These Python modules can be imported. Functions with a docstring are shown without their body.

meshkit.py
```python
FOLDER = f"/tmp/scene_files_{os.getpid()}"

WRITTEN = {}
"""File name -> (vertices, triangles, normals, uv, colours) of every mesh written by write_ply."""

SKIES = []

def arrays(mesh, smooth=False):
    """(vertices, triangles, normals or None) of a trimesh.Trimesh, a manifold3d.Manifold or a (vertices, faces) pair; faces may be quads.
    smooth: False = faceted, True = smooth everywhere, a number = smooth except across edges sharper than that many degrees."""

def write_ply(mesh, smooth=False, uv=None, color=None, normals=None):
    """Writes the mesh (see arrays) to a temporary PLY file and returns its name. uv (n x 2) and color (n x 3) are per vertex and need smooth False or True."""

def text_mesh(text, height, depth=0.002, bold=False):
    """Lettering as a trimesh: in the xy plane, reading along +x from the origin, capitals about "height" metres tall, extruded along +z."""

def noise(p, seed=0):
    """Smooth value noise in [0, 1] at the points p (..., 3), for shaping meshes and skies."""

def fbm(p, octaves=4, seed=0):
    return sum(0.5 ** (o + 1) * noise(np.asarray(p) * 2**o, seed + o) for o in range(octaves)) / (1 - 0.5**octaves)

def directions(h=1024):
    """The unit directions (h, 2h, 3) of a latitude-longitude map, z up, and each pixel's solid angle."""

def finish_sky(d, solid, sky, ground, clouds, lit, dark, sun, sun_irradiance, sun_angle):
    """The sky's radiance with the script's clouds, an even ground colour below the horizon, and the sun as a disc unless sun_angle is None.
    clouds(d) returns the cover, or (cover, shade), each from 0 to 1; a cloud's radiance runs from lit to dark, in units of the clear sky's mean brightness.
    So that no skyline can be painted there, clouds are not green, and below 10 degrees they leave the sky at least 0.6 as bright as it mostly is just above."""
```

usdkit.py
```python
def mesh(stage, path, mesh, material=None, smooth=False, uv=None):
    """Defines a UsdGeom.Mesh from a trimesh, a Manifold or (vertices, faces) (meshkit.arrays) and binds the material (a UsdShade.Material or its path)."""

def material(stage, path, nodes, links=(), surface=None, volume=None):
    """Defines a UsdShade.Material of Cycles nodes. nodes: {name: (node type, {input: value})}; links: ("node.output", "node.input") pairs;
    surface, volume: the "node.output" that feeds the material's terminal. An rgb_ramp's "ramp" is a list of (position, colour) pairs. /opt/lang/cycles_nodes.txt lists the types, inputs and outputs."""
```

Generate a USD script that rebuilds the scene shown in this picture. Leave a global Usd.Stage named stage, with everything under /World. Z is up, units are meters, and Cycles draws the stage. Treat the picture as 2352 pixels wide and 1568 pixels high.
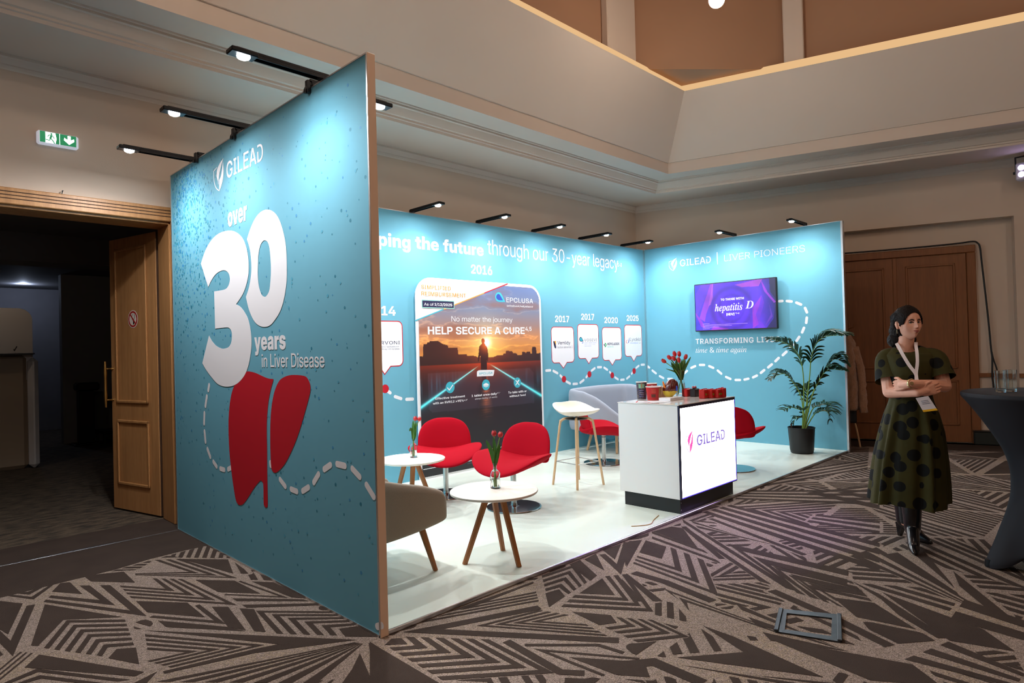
import glob, math, random
import numpy as np
import trimesh
import shapely
from shapely import affinity
from shapely.geometry import Polygon, LineString, Point, MultiPolygon, box as sbox
from shapely.ops import unary_union, polygonize
from manifold3d import Manifold
from scipy.spatial import Delaunay
from pxr import Usd, UsdGeom, UsdLux, UsdShade, Gf, Sdf, Vt
import usdkit, meshkit

stage = Usd.Stage.CreateInMemory()
UsdGeom.SetStageUpAxis(stage, 'Z'); UsdGeom.SetStageMetersPerUnit(stage, 1.0)
UsdGeom.Xform.Define(stage, '/World'); UsdGeom.Scope.Define(stage, '/World/Looks')
rnd = random.Random(7); nrg = np.random.default_rng(7)
PI = math.pi

# ------------------------------------------------------------ camera, lights, exposure
CAM = np.array([-1.8273, -2.8221, 1.4582]); YAW, PITCH, ROLL, FPX = 0.7871, 0.0105, -0.0263, 1473.29
EXPOSURE = 0.0
def cam_rot():
    sy, cy, sp, cp = math.sin(YAW), math.cos(YAW), math.sin(PITCH), math.cos(PITCH)
    f = np.array([sy*cp, cy*cp, sp]); r = np.array([cy, -sy, 0.0]); u = np.cross(r, f)
    c, s = math.cos(ROLL), math.sin(ROLL)
    return np.array([c*r+s*u, -s*r+c*u, f])
CR = cam_rot()
cam = UsdGeom.Camera.Define(stage, '/World/camera')
m = Gf.Matrix4d(1.0)
for i, ax in enumerate((CR[0], CR[1], -CR[2])): m.SetRow(i, Gf.Vec4d(*map(float, ax), 0))
m.SetRow(3, Gf.Vec4d(*map(float, CAM), 1))
cam.AddTransformOp().Set(m)
cam.CreateHorizontalApertureAttr(36.0); cam.CreateVerticalApertureAttr(24.0)
cam.CreateFocalLengthAttr(36.0*FPX/2352); cam.CreateClippingRangeAttr(Gf.Vec2f(0.05, 100))
cam.CreateFStopAttr(0.0); cam.CreateExposureAttr(EXPOSURE)

COOL, WARM, PURPLE = (0.97, 0.98, 1.0), (1.0, 0.78, 0.58), (0.55, 0.36, 1.0)
SPOT_A, SPOT_S, SIDE_I = 84.0, .9, 860.0
SPOT_I, COVE_I, PEND_I, PAR_I, BULB_R = 2500.0, 5.0, 170.0, 16000.0, 0.077
LIGHTS = '/World/Lights'; UsdGeom.Xform.Define(stage, LIGHTS)
def aim(xf, pos, to):
    d = np.asarray(to, float)-np.asarray(pos, float); d /= np.linalg.norm(d)
    z = -d; x = np.cross([0, 0, 1.0] if abs(z[2]) < .99 else [0, 1.0, 0], z); x /= np.linalg.norm(x); y = np.cross(z, x)
    m = Gf.Matrix4d(1.0)
    for i, a in enumerate((x, y, z)): m.SetRow(i, Gf.Vec4d(*map(float, a), 0))
    m.SetRow(3, Gf.Vec4d(*map(float, pos), 1)); xf.AddTransformOp().Set(m)
def rect_light(path, pos, to, w, h, inten, col):
    l = UsdLux.RectLight.Define(stage, path); l.CreateWidthAttr(w); l.CreateHeightAttr(h)
    l.CreateIntensityAttr(inten); l.CreateColorAttr(Gf.Vec3f(*col)); aim(l, pos, to); return l
def sphere_light(path, pos, r, inten, col, cone=None, to=None, soft=.3):
    l = UsdLux.SphereLight.Define(stage, path); l.CreateRadiusAttr(r); l.CreateIntensityAttr(inten); l.CreateColorAttr(Gf.Vec3f(*col))
    if cone:
        s = UsdLux.ShapingAPI.Apply(l.GetPrim()); s.CreateShapingConeAngleAttr(cone); s.CreateShapingConeSoftnessAttr(soft); aim(l, pos, to)
    else: l.AddTranslateOp().Set(Gf.Vec3d(*map(float, pos)))
    return l
# pendant bulbs hang in the lantern above the stand: one shows at the top of the picture, the others are unseen, added to light the room
PENDANTS = [(4.226, 0.182, 4.9), (1.9, -2.2, 4.9), (2.2, -6.6, 4.9), (-2.6, -6.8, 4.9), (-0.4, 0.2, 4.9), (-0.4, -4.2, 4.9), (5.0, -4.6, 4.9), (-3.6, -2.0, 4.9)]

# arm lamps of the stand
D, W, H = 2.992, 7.095, 3.0
ARMS = [('L', y) for y in (0.48, 1.55, 2.55)] + [('I', 0.60), ('I', 1.67), ('I', 2.40)] + [('B', x) for x in (0.5, 1.5, 2.5, 3.5, 4.5, 5.5, 6.55)] + [('R', 1.45), ('R', 0.45)]
def arm_frame(kind, t):
    """root on the wall's top edge, direction out of the wall"""
    return {'L': ((0.02, t, H), (-1, 0)), 'I': ((0.02, t, H), (1, 0)), 'B': ((t, D+.02, H), (0, -1)), 'R': ((W+.02, t, H), (-1, 0))}[kind]
for i, (k, t) in enumerate(ARMS):
    (x, y, z), (dx, dy) = arm_frame(k, t)
    px, py = x+dx*.45, y+dy*.45
    rect_light(f'{LIGHTS}/arm_lens_{i}', (px, py, z-.012), (px+dx*.02, py+dy*.02, z-.5), .07, .05, SIDE_I, COOL)
    sphere_light(f'{LIGHTS}/arm_lamp_{i}', (px, py, z-.035), .022, SPOT_I, COOL, SPOT_A, (px+dx*.08, py+dy*.08, z-.5), SPOT_S)
sphere_light(f'{LIGHTS}/stage_lamp', (8.42, -1.72, 3.42), .05, PAR_I, PURPLE, 7.5, (2.9, -0.60, 0), .9)

# ------------------------------------------------------------ helpers
def ray(u, v):
    return CR.T @ np.array([(u-1176)/FPX, -(v-784)/FPX, 1.0])
def on_plane(u, v, P, n):
    d = ray(u, v); n = np.asarray(n, float); return CAM + d*(np.dot(np.asarray(P, float)-CAM, n)/np.dot(d, n))
def onz(u, v, z=0.0): return on_plane(u, v, (0, 0, z), (0, 0, 1))
def s(r, g, b):
    c = np.array([r, g, b])/255.0
    return tuple(np.where(c <= .04045, c/12.92, ((c+.055)/1.055)**2.4))
LOOKS = '/World/Looks/'
def mat(name, col, rough=.5, metal=0.0, spec=.5, vary=0.0, vscale=8.0, fine=0.0, fscale=300.0, bump=0.0, bscale=200.0, coat=0.0, sheen=0.0, emit=None, estr=0.0, trans=0.0, ior=1.5, stretch=None, dark=None):
    """principled material; vary / fine mix in darker noise of a large / small scale, bump gives relief"""
    n = {'p': ('principled_bsdf', dict(base_color=col, roughness=rough, metallic=metal, specular_ior_level=spec, coat_weight=coat, sheen_weight=sheen, transmission_weight=trans, ior=ior))}
    l = []
    if emit is not None: n['p'][1].update(emission_color=emit, emission_strength=estr)
    if vary or fine or bump:
        n['tc'] = ('texture_coordinate', {}); src = 'tc.object'
        if stretch:
            n['mp'] = ('mapping', dict(scale=stretch)); l.append(('tc.object', 'mp.vector')); src = 'mp.vector'
    d = np.array(dark if dark is not None else np.array(col)*.5)
    cur = None
    for key, amt, sc in (('va', vary, vscale), ('fi', fine, fscale)):
        if amt:
            n[key] = ('noise_texture', dict(scale=sc, detail=3.0)); l.append((src, key+'.vector'))
            n[key+'r'] = ('map_range', dict(from_min=.35, from_max=.65, to_min=0.0, to_max=amt, clamp=True)); l.append((key+'.fac', key+'r.value'))
            n[key+'m'] = ('mix', dict(color1=col, color2=tuple(d))); l.append((key+'r.result', key+'m.fac'))
            if cur: l.append((cur, key+'m.color1'))
            cur = key+'m.color'
    if cur: l.append((cur, 'p.base_color'))
    if bump:
        n['bn'] = ('noise_texture', dict(scale=bscale, detail=2.0)); l.append((src, 'bn.vector'))
        n['bu'] = ('bump', dict(strength=bump, distance=.01)); l += [('bn.fac', 'bu.height'), ('bu.normal', 'p.normal')]
    return usdkit.material(stage, LOOKS+name, n, l, surface='p.BSDF')
def painted(name, rough=.5, estr=0.0):
    """a flat print or screen whose colours are stored on the sheet's own mesh"""
    n = {'a': ('attribute', dict(attribute='paint')), 'p': ('principled_bsdf', dict(roughness=rough))}
    l = [('a.color', 'p.base_color')]
    if estr:
        n['p'][1]['emission_strength'] = estr; l = [('a.color', 'p.emission_color')]; n['p'][1]['base_color'] = (.01, .01, .01)
    return usdkit.material(stage, LOOKS+name, n, l, surface='p.BSDF')
def lamp_mat(name, col, st):
    return usdkit.material(stage, LOOKS+name, {'e': ('emission', dict(color=col, strength=st))}, [], surface='e.emission')

_used = {}
def pathof(parent, name):
    k = (str(parent), name); n = _used.get(k, 0); _used[k] = n+1
    return f'{parent}/{name}' if n == 0 else f'{parent}/{name}_{n:03d}'
def tag(prim, label=None, cat=None, group=None, kind=None):
    for k, v in (('label', label), ('category', cat), ('group', group), ('kind', kind)):
        if v: prim.SetCustomDataByKey(k, v)
    return prim
def cat_(*ms):
    ms = [trimesh.Trimesh(*arr(x), process=False) for x in ms]
    return trimesh.util.concatenate(ms)
def arr(x):
    v, f, _ = meshkit.arrays(x); return v, f
def obj(name, mesh, material, parent='/World', smooth=False, label=None, cat=None, group=None, kind=None):
    parent = parent.GetPath() if isinstance(parent, Usd.Prim) else parent
    if isinstance(mesh, list): mesh = cat_(*mesh)
    p = usdkit.mesh(stage, pathof(parent, name), mesh, material, smooth).GetPrim()
    return tag(p, label, cat, group, kind)
def struct(name, mesh, material, parent='/World', smooth=False, label=None):
    return obj(name, mesh, material, parent, smooth, label, kind='structure' if parent == '/World' else None)
def group_x(name, loc=(0, 0, 0), rz=0.0):
    x = UsdGeom.Xform.Define(stage, pathof('/World', name)); x.AddTranslateOp().Set(Gf.Vec3d(*map(float, loc))); x.AddRotateZOp().Set(float(math.degrees(rz)))
    return x.GetPrim()
def thing(name, label, cat, loc=(0, 0, 0), rz=0.0, group=None):
    return tag(group_x(name, loc, rz), label, cat, group)
def dup(root, loc, rz, label, group=None):
    was = root.GetCustomData()
    r = thing(root.GetName(), label, was['category'], loc, rz, group or was.get('group'))
    r.GetReferences().AddInternalReference(root.GetPath()); r.SetInstanceable(True)
    return r

def box(x0, x1, y0, y1, z0, z1, b=0.0):
    x0, x1 = sorted((x0, x1)); y0, y1 = sorted((y0, y1)); z0, z1 = sorted((z0, z1))
    b = min(b, (x1-x0)*.45, (y1-y0)*.45, (z1-z0)*.45)
    if b <= 0:
        return trimesh.creation.box(bounds=[[x0, y0, z0], [x1, y1, z1]])
    P = []
    for X, sx in ((x0, 1), (x1, -1)):
        for Y, sy in ((y0, 1), (y1, -1)):
            for Z, sz in ((z0, 1), (z1, -1)):
                P += [(X+sx*b, Y+sy*b, Z), (X+sx*b, Y, Z+sz*b), (X, Y+sy*b, Z+sz*b)]
    return Manifold.hull_points(np.array(P, float))
def obox(p, q, w, h, b=0.0, up=(0, 0, 1)):
    """a bar from p to q, w wide and h high"""
    p, q = np.asarray(p, float), np.asarray(q, float); L = np.linalg.norm(q-p); t = (q-p)/L
    a = np.cross(t, up); a /= np.linalg.norm(a); u = np.cross(a, t)
    v, f = arr(box(0, L, -w/2, w/2, -h/2, h/2, b))
    return (p + v[:, :1]*t + v[:, 1:2]*(-a) + v[:, 2:]*u, f)
def lathe(prof, n=40, cx=0, cy=0, cz=0):
    pr = np.asarray(prof, float); k = len(pr); th = np.arange(n)*2*PI/n
    v = np.stack([pr[:, None, 0]*np.cos(th)+cx, pr[:, None, 0]*np.sin(th)+cy, np.repeat(pr[:, 1:2], n, 1)+cz], -1).reshape(-1, 3)
    f = [(i*n+j, i*n+(j+1) % n, (i+1)*n+(j+1) % n, (i+1)*n+j) for i in range(k-1) for j in range(n)]
    return (v, np.array(f))
def tube(pts, r, n=8, cap=True):
    p = np.asarray(pts, float); r = np.broadcast_to(r, (len(p),)).astype(float)
    if cap:
        p = np.vstack([p[:1], p, p[-1:]]); r = np.concatenate([[1e-4], r, [1e-4]])
    t = np.gradient(p[1:-1] if cap else p, axis=0)
    if cap: t = np.vstack([t[:1], t, t[-1:]])
    t /= np.linalg.norm(t, axis=1, keepdims=True)+1e-12
    a = np.zeros_like(p); ref = np.array([0, 0, 1.0]) if abs(t[0, 2]) < .9 else np.array([1.0, 0, 0])
    for i in range(len(p)):
        x = np.cross(t[i], ref); x /= np.linalg.norm(x)+1e-12; a[i] = x; ref = np.cross(x, t[i])
    b = np.cross(t, a); g = np.arange(n)*2*PI/n
    v = (p[:, None]+r[:, None, None]*(np.cos(g)[None, :, None]*a[:, None]+np.sin(g)[None, :, None]*b[:, None])).reshape(-1, 3)
    f = [(i*n+j, i*n+(j+1) % n, (i+1)*n+(j+1) % n, (i+1)*n+j) for i in range(len(p)-1) for j in range(n)]
    return (v, np.array(f)[:, ::-1])
def spline(P, n=12, closed=False):
    P = np.asarray(P, float); out = []
    N = len(P); rng = range(N if closed else N-1)
    for i in rng:
        g = (lambda k: P[k % N]) if closed else (lambda k: P[min(max(k, 0), N-1)])
        p0, p1, p2, p3 = g(i-1), g(i), g(i+1), g(i+2); t = np.linspace(0, 1, n, endpoint=False)[:, None]
        out.append(.5*(2*p1+(p2-p0)*t+(2*p0-5*p1+4*p2-p3)*t*t+(3*p1-p0-3*p2+p3)*t**3))
    if not closed: out.append(P[-1:])
    return np.vstack(out)
def outline(pts, n=5):
    """smooth closed outline; a point with a third entry is a sharp corner"""
    c = [i for i, p in enumerate(pts) if len(p) > 2]; P = np.array([p[:2] for p in pts], float)
    if not c: return spline(P, n, True)
    pts2 = np.vstack([P[c[0]:], P[:c[0]+1]]); cs = [i-c[0] for i in c]+[len(P)]; out = []
    for a, b in zip(cs, cs[1:]):
        q = spline(pts2[a:b+1], n) if b-a > 1 else pts2[a:b+1]
        out.append(q[:-1])
    return np.vstack(out)
def pillow(out, T, zf=None, p=5, rings=8):
    """upholstered pad: outline (N,2) around the origin, half thickness T with a rounded rim, bent by zf(x, y)"""
    out = np.asarray(out, float); c = out.mean(0); N = len(out); V = []
    rr = np.sin(np.linspace(0.0, PI/2, rings))[1:]
    lay = [(r, 1) for r in rr] + [(r, -1) for r in rr[::-1][1:]]
    V = [np.array([[c[0], c[1], T]])]
    for r, sg in lay: V.append(np.column_stack([c+(out-c)*r, np.full(N, sg*T*max(0.0, 1-r**p)**.5)]))
    V.append(np.array([[c[0], c[1], -T]])); v = np.vstack(V); f = []
    for j in range(N): f.append((0, 1+j, 1+(j+1) % N))
    k = len(lay)
    for i in range(k-1):
        a, b = 1+i*N, 1+(i+1)*N
        for j in range(N): f += [(a+j, b+j, b+(j+1) % N), (a+j, b+(j+1) % N, a+(j+1) % N)]
    e = 1+(k-1)*N; z = len(v)-1
    for j in range(N): f.append((e+(j+1) % N, e+j, z))
    if zf is not None: v[:, 2] += zf(v[:, 0], v[:, 1])
    return (v, np.array(f))
def xf(mesh, loc=(0, 0, 0), rz=0.0, rx=0.0, ry=0.0, sc=1.0):
    v, f = arr(mesh); v = v*sc
    for ang, (i, j) in ((rx, (1, 2)), (ry, (2, 0)), (rz, (0, 1))):
        c, q = math.cos(ang), math.sin(ang); a, b = v[:, i].copy(), v[:, j].copy(); v[:, i] = c*a-q*b; v[:, j] = q*a+c*b
    return (v+np.asarray(loc, float), f)
def superellipse(a, b, p=2.5, n=48):
    t = np.arange(n)*2*PI/n; c, q = np.cos(t), np.sin(t)
    return np.column_stack([a*np.sign(c)*np.abs(c)**(2/p), b*np.sign(q)*np.abs(q)**(2/p)])
def rrect(x0, x1, y0, y1, r):
    return sbox(x0, y0, x1, y1).buffer(-r).buffer(r, quad_segs=8)
def polys(g):
    if g.is_empty: return []
    return [q for q in getattr(g, 'geoms', [g]) if q.geom_type == 'Polygon' and q.area > 1e-9]
def extrude(g, d):
    ms = []
    for q in polys(g):
        try: ms.append(trimesh.creation.extrude_polygon(q, d, engine='earcut'))
        except Exception: pass
    return trimesh.util.concatenate(ms)

class Plane:
    """a wall's face: a runs to the viewer's right, z up, n out of the wall"""
    def __init__(self, o, A, Z=(0, 0, 1)):
        self.o, self.A, self.Z = np.array(o, float), np.array(A, float), np.array(Z, float); self.N = np.cross(self.A, self.Z)
    def px(self, u, v):
        p = on_plane(u, v, self.o, self.N)-self.o; return np.array([p @ self.A, p @ self.Z])
    def P(self, a, z, n=0.0): return self.o+self.A*a+self.Z*z+self.N*n
    def put(self, mesh, off=0.0):
        v, f = arr(mesh); return (self.o+v[:, :1]*self.A+v[:, 1:2]*self.Z+(v[:, 2:]+off)*self.N, f)
    def sheet(self, g, off=.001, d=.001): return self.put(extrude(g, d*.3), off*.4)
    def zoom(self, pts, org, k): return [tuple(self.px(org[0]+k*p[0], org[1]+k*p[1]))+tuple(p[2:]) for p in pts]
from PIL import Image, ImageDraw, ImageFont
_fonts = {}
def font(face, wght, size):
    k = (face, wght, size)
    if k not in _fonts:
        f = ImageFont.truetype(glob.glob(f'/opt/blender-*/*/datafiles/fonts/{face}.woff2')[0], size)
        if face == 'Inter': f.set_variation_by_axes([32, wght])
        _fonts[k] = f
    return _fonts[k]
def glyphs(text, wght=400, face='Inter', size=96, spacing=0.0, stroke=0):
    """lettering as a flat shape: baseline at 0, capitals 1 high"""
    f = font(face, wght, size); k = 4
    cap = -f.getbbox('H', anchor='ls')[1]
    parts = []; x = 0.0
    if face == 'NotoSansMath-Regular': cap = -f.getbbox('\U0001D43B', anchor='ls')[1]
    runs = [(text, 0.0)] if not spacing else []
    if spacing:
        for ch in text: runs.append((ch, x)); x += f.getlength(ch)+spacing*cap
    for t, x in runs:
        if not t.strip(): continue
        x0, y0, x1, y1 = f.getbbox(t, anchor='ls', stroke_width=stroke)
        im = Image.new('L', (int(x1-x0)+8, int(y1-y0)+8)); ImageDraw.Draw(im).text((4-x0, 4-y0), t, 255, f, anchor='ls', stroke_width=stroke)
        on = np.pad(np.asarray(im) > 127, ((0, 0), (1, 1))).astype(np.int8)
        r, st = np.nonzero(np.diff(on, axis=1) == 1); en = np.nonzero(np.diff(on, axis=1) == -1)[1]
        g = unary_union(shapely.box(st, -r-1, en, -r)).buffer(.75).buffer(-.75).simplify(.55)
        parts.append(affinity.translate(g, x+x0-4, 4-y0))
    return affinity.scale(unary_union(parts), 1/cap, 1/cap, origin=(0, 0))
def lettering(pl, text, p0, p1, ptop, wght=400, face='Inter', spacing=0.0, off=.0015, stroke=0, size=96, capital=True, shear=0.0):
    """text between two points of its baseline, as high as ptop says; the points are where it stands on the wall's face"""
    g = glyphs(text, wght, face, size, spacing, stroke)
    a0, z0 = pl.px(*p0); a1, z1 = pl.px(*p1); zt = pl.px(*ptop)[1]
    x0, y0, x1, y1 = g.bounds
    hgt = zt-z0 if capital else (zt-z0)/max(y1, .01)
    g = affinity.scale(affinity.translate(g, -x0, 0), (a1-a0)/(x1-x0), hgt, origin=(0, 0))
    if shear: g = affinity.affine_transform(g, [1, shear, 0, 1, 0, 0])
    return pl.sheet(affinity.translate(g, a0, (z0+z1)/2), off, .0012)
# ------------------------------------------------------------ materials of the hall
M = {}
M['plaster'] = mat('plaster', s(206, 186, 168), .75, vary=.10, vscale=1.2, bump=.06, bscale=160)
M['ceiling'] = mat('ceiling_paint', s(212, 196, 182), .8, vary=.05, vscale=1.0, bump=.03, bscale=120)
M['dome'] = mat('lantern_paint', s(172, 132, 104), .8, vary=.12, vscale=.9)
M['oak'] = mat('oak_veneer', s(188, 138, 88), .42, vary=.35, vscale=1.0, fine=.25, fscale=9, stretch=(26, 26, 1.6), dark=s(140, 92, 50))
M['darkoak'] = mat('oak_door_veneer', s(138, 84, 44), .5, vary=.3, vscale=1.0, fine=.2, fscale=8, stretch=(22, 22, 1.5), dark=s(98, 55, 26))
M['groove'] = mat('groove_shadow_gap', s(70, 44, 24), .8)
M['brass'] = mat('brass', (.72, .48, .16), .25, 1.0, vary=.2)
M['black'] = mat('black_plastic', s(20, 20, 22), .45)
M['blackmetal'] = mat('black_metal', s(24, 25, 28), .35, .6)
M['steel'] = mat('brushed_steel', (.60, .59, .57), .28, 1.0, fine=.15, fscale=60)
M['alu'] = mat('aluminium', (.68, .68, .69), .32, 1.0)
M['white'] = mat('white_lacquer', s(232, 229, 226), .35)
M['cream'] = mat('cream_shell', s(240, 229, 212), .45)
M['glow'] = lamp_mat('cove_face_glow', (1.0, .62, .30), COVE_I*.16)  # emission stands in for hidden LED light on the lip face
M['bulb'] = lamp_mat('bulb_glass', (1.0, .83, .68), PEND_I)
M['corridor'] = mat('corridor_wall', s(120, 118, 122), .8, vary=.1)

# ------------------------------------------------------------ the hall
K = np.array([7.27, 3.25]); Q = np.array([.298, -.955]); Q /= np.linalg.norm(Q); RN = np.array([-Q[1], Q[0]])  # right wall: direction, outward normal
ROOM = [K, K+Q*12.8, np.array([-7.5, (K+Q*12.8)[1]]), np.array([-7.5, 3.25])]
def inset(d):
    n = len(ROOM); out = []
    L = []
    for i in range(n):
        a, b = ROOM[i], ROOM[(i+1) % n]; t = (b-a)/np.linalg.norm(b-a); nn = np.array([t[1], -t[0]])
        L.append((a+nn*d, t))
    for i in range(n):
        (p, t), (q, r) = L[i-1], L[i]
        A = np.array([t, -r]).T; k = np.linalg.solve(A, q-p); out.append(p+t*k[0])
    return out
def ring(prof):
    V = []
    for d, z in prof: V += [(x, y, z) for x, y in inset(d)]
    f = [(i*4+j, i*4+(j+1) % 4, (i+1)*4+(j+1) % 4, (i+1)*4+j) for i in range(len(prof)-1) for j in range(4)]
    return (np.array(V), np.array(f))
ceil = group_x('ceiling'); tag(ceil, kind='structure')
obj('soffit', ring([(.06, 3.765), (.746, 3.765)]), M['ceiling'], ceil)
obj('cove_moulding', ring([(.746, 3.765), (.75, 3.792), (.766, 3.796), (.766, 3.815), (.785, 3.822), (.80, 3.85), (.822, 3.892), (.838, 3.90), (.838, 3.918), (.852, 3.922), (.856, 3.935)]), M['ceiling'], ceil)
obj('upper_soffit', ring([(.856, 3.935), (1.15, 3.935)]), M['ceiling'], ceil)
obj('fascia', ring([(1.15, 3.935), (1.15, 4.09), (1.17, 4.09)]), M['ceiling'], ceil)
obj('sloped_face', ring([(1.17, 4.09), (1.66, 4.894)]), M['ceiling'], ceil)
obj('lit_cove_face', ring([(1.66, 4.894), (1.565, 5.03)]), M['glow'], ceil)  # face glows by itself in place of cove light falling on it
obj('ledge', ring([(1.565, 5.03), (1.2, 5.03)]), M['dome'], ceil)
i145 = inset(1.42)
cA, cB = np.array([5.12, i145[0][1]]), i145[0]+Q*1.42
oct_ = [cA, cB, i145[1], i145[2], i145[3]]
V = [(x, y, z) for z in (5.0, 7.2) for x, y in oct_]
obj('lantern_wall', (np.array(V), np.array([(j, (j+1) % 5, 5+(j+1) % 5, 5+j) for j in range(5)])), M['dome'], ceil)
obj('corner_soffit', (np.array([(*cA, 5.0), (*i145[0], 5.0), (*cB, 5.0)]), np.array([(0, 1, 2)])), M['dome'], ceil)
obj('lantern_roof', extrude(Polygon(oct_).buffer(.3), .05).apply_translation([0, 0, 7.2]), M['dome'], ceil)
def rib(p, q, w0, dirx, t=.05):
    """a pilaster on the lantern's wall from p along p->q, w0 wide"""
    p, q = np.array(p), np.array(q); d = (q-p)/np.linalg.norm(q-p); n = np.array([d[1], -d[0]])*dirx
    v, f = arr(box(0, w0, 0, t, 5.0, 7.2, .012)); P2 = p+v[:, :1]*d+v[:, 1:2]*n
    return (np.column_stack([P2, v[:, 2]]), f)
obj('rib', rib(cA, i145[3], .60, -1, .10), M['ceiling'], ceil)
obj('rib', rib(cB, i145[1], .24, 1, .10), M['ceiling'], ceil)
for t in (2.6, 5.2, 7.8): obj('rib', rib(cA+np.array([-t, 0]), i145[3], .5, -1, .10), M['ceiling'], ceil)
for t in (2.8, 5.6): obj('rib', rib(cB+Q*t, i145[1], .24, 1, .10), M['ceiling'], ceil)

def wall_box(a, b, z0, z1, th, out):
    a, b = np.array(a), np.array(b); d = (b-a)/np.linalg.norm(b-a); L = np.linalg.norm(b-a)
    v, f = arr(box(0, L, 0, th, z0, z1)); P2 = a+v[:, :1]*d+v[:, 1:2]*np.array(out)
    return (np.column_stack([P2, v[:, 2]]), f)
DX0, DX1, DZ = -2.75, .07, 2.66
struct('wall_back', [box(DX1, K[0]+.12, 3.25, 3.55, 0, 5.0), box(DX0, DX1, 3.25, 3.55, DZ, 5.0), box(-7.5, DX0, 3.25, 3.55, 0, 5.0)], M['plaster'])
# right wall: the double doors stand back in a shallow recess
sN0, sN1 = (3.25-3.0)/-Q[1], (3.25+1.587)/-Q[1]
at = lambda k, off=0.0: K+Q*k+RN*off
ROFF = .16
struct('wall_right', [wall_box(at(0), at(sN0), 0, 5, .3, RN), wall_box(at(sN1), at(12.8), 0, 5, .3, RN), wall_box(at(sN0), at(sN1), 3.02, 5, .3, RN), wall_box(at(sN0-.01, ROFF), at(sN1+.01, ROFF), 0, 3.1, .14, RN)], M['plaster'])
struct('wall_left', box(-7.8, -7.5, -9, 3.55, 0, 5), M['plaster'])
struct('wall_front', box(-7.8, 11.6, -9.3, ROOM[1][1], 0, 5), M['plaster'])
struct('trim_1', ring([(0, 3.66), (.01, 3.672), (.018, 3.69), (.018, 3.70), (.045, 3.735), (.055, 3.745), (.055, 3.765), (.07, 3.767)]), M['ceiling'], label='white crown moulding where the walls meet the ceiling')
# a wooden chair rail and skirting on the right wall
struct('trim_2', [wall_box(at(sN1), at(12.8), .90, .955, -.03, RN), wall_box(at(sN1-.42, ROFF), at(sN1, ROFF), .90, .955, -.03, RN)], M['darkoak'])
struct('baseboard_right', [wall_box(at(sN1), at(12.8), 0, .16, -.02, RN), wall_box(at(sN1-.42, ROFF), at(sN1, ROFF), 0, .16, -.02, RN)], M['black'])
struct('baseboard_back', [box(.2, K[0], 3.235, 3.25, 0, .12)], M['darkoak'])

# ------------------------------------------------------------ doorway to the corridor, with its open leaf
d1 = group_x('door_1'); tag(d1, 'honey oak doorway with its leaf standing open beside the blue panel', kind='structure')
obj('casing', [box(DX0-.12, DX1+.16, 3.215, 3.25, DZ-.02, DZ+.105, .006)], M['oak'], d1)
for k, zz in enumerate((DZ+.022, DZ+.048, DZ+.074)): obj('groove', box(DX0-.12, DX1+.16, 3.2135, 3.22, zz-.0035, zz+.0035), M['groove'], d1)
obj('casing', box(DX1-.02, DX1+.12, 3.22, 3.25, 0, DZ, .006), M['oak'], d1)
obj('jamb', box(DX1-.03, DX1+.01, 3.25, 3.55, 0, DZ, .004), M['oak'], d1)
obj('jamb', box(DX0-.01, DX0+.03, 3.25, 3.55, 0, DZ, .004), M['oak'], d1)
obj('door_head', box(DX0, DX1, 3.25, 3.55, DZ-.04, DZ+.01, .004), M['oak'], d1)
lf = Plane((-.157, 4.37, .012), (.2416, -.9704, 0))
LW, LH = .79, 2.60
leaf = obj('leaf', lf.put(box(0, LW, 0, LH, -.045, 0, .004)), M['oak'], d1)
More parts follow.
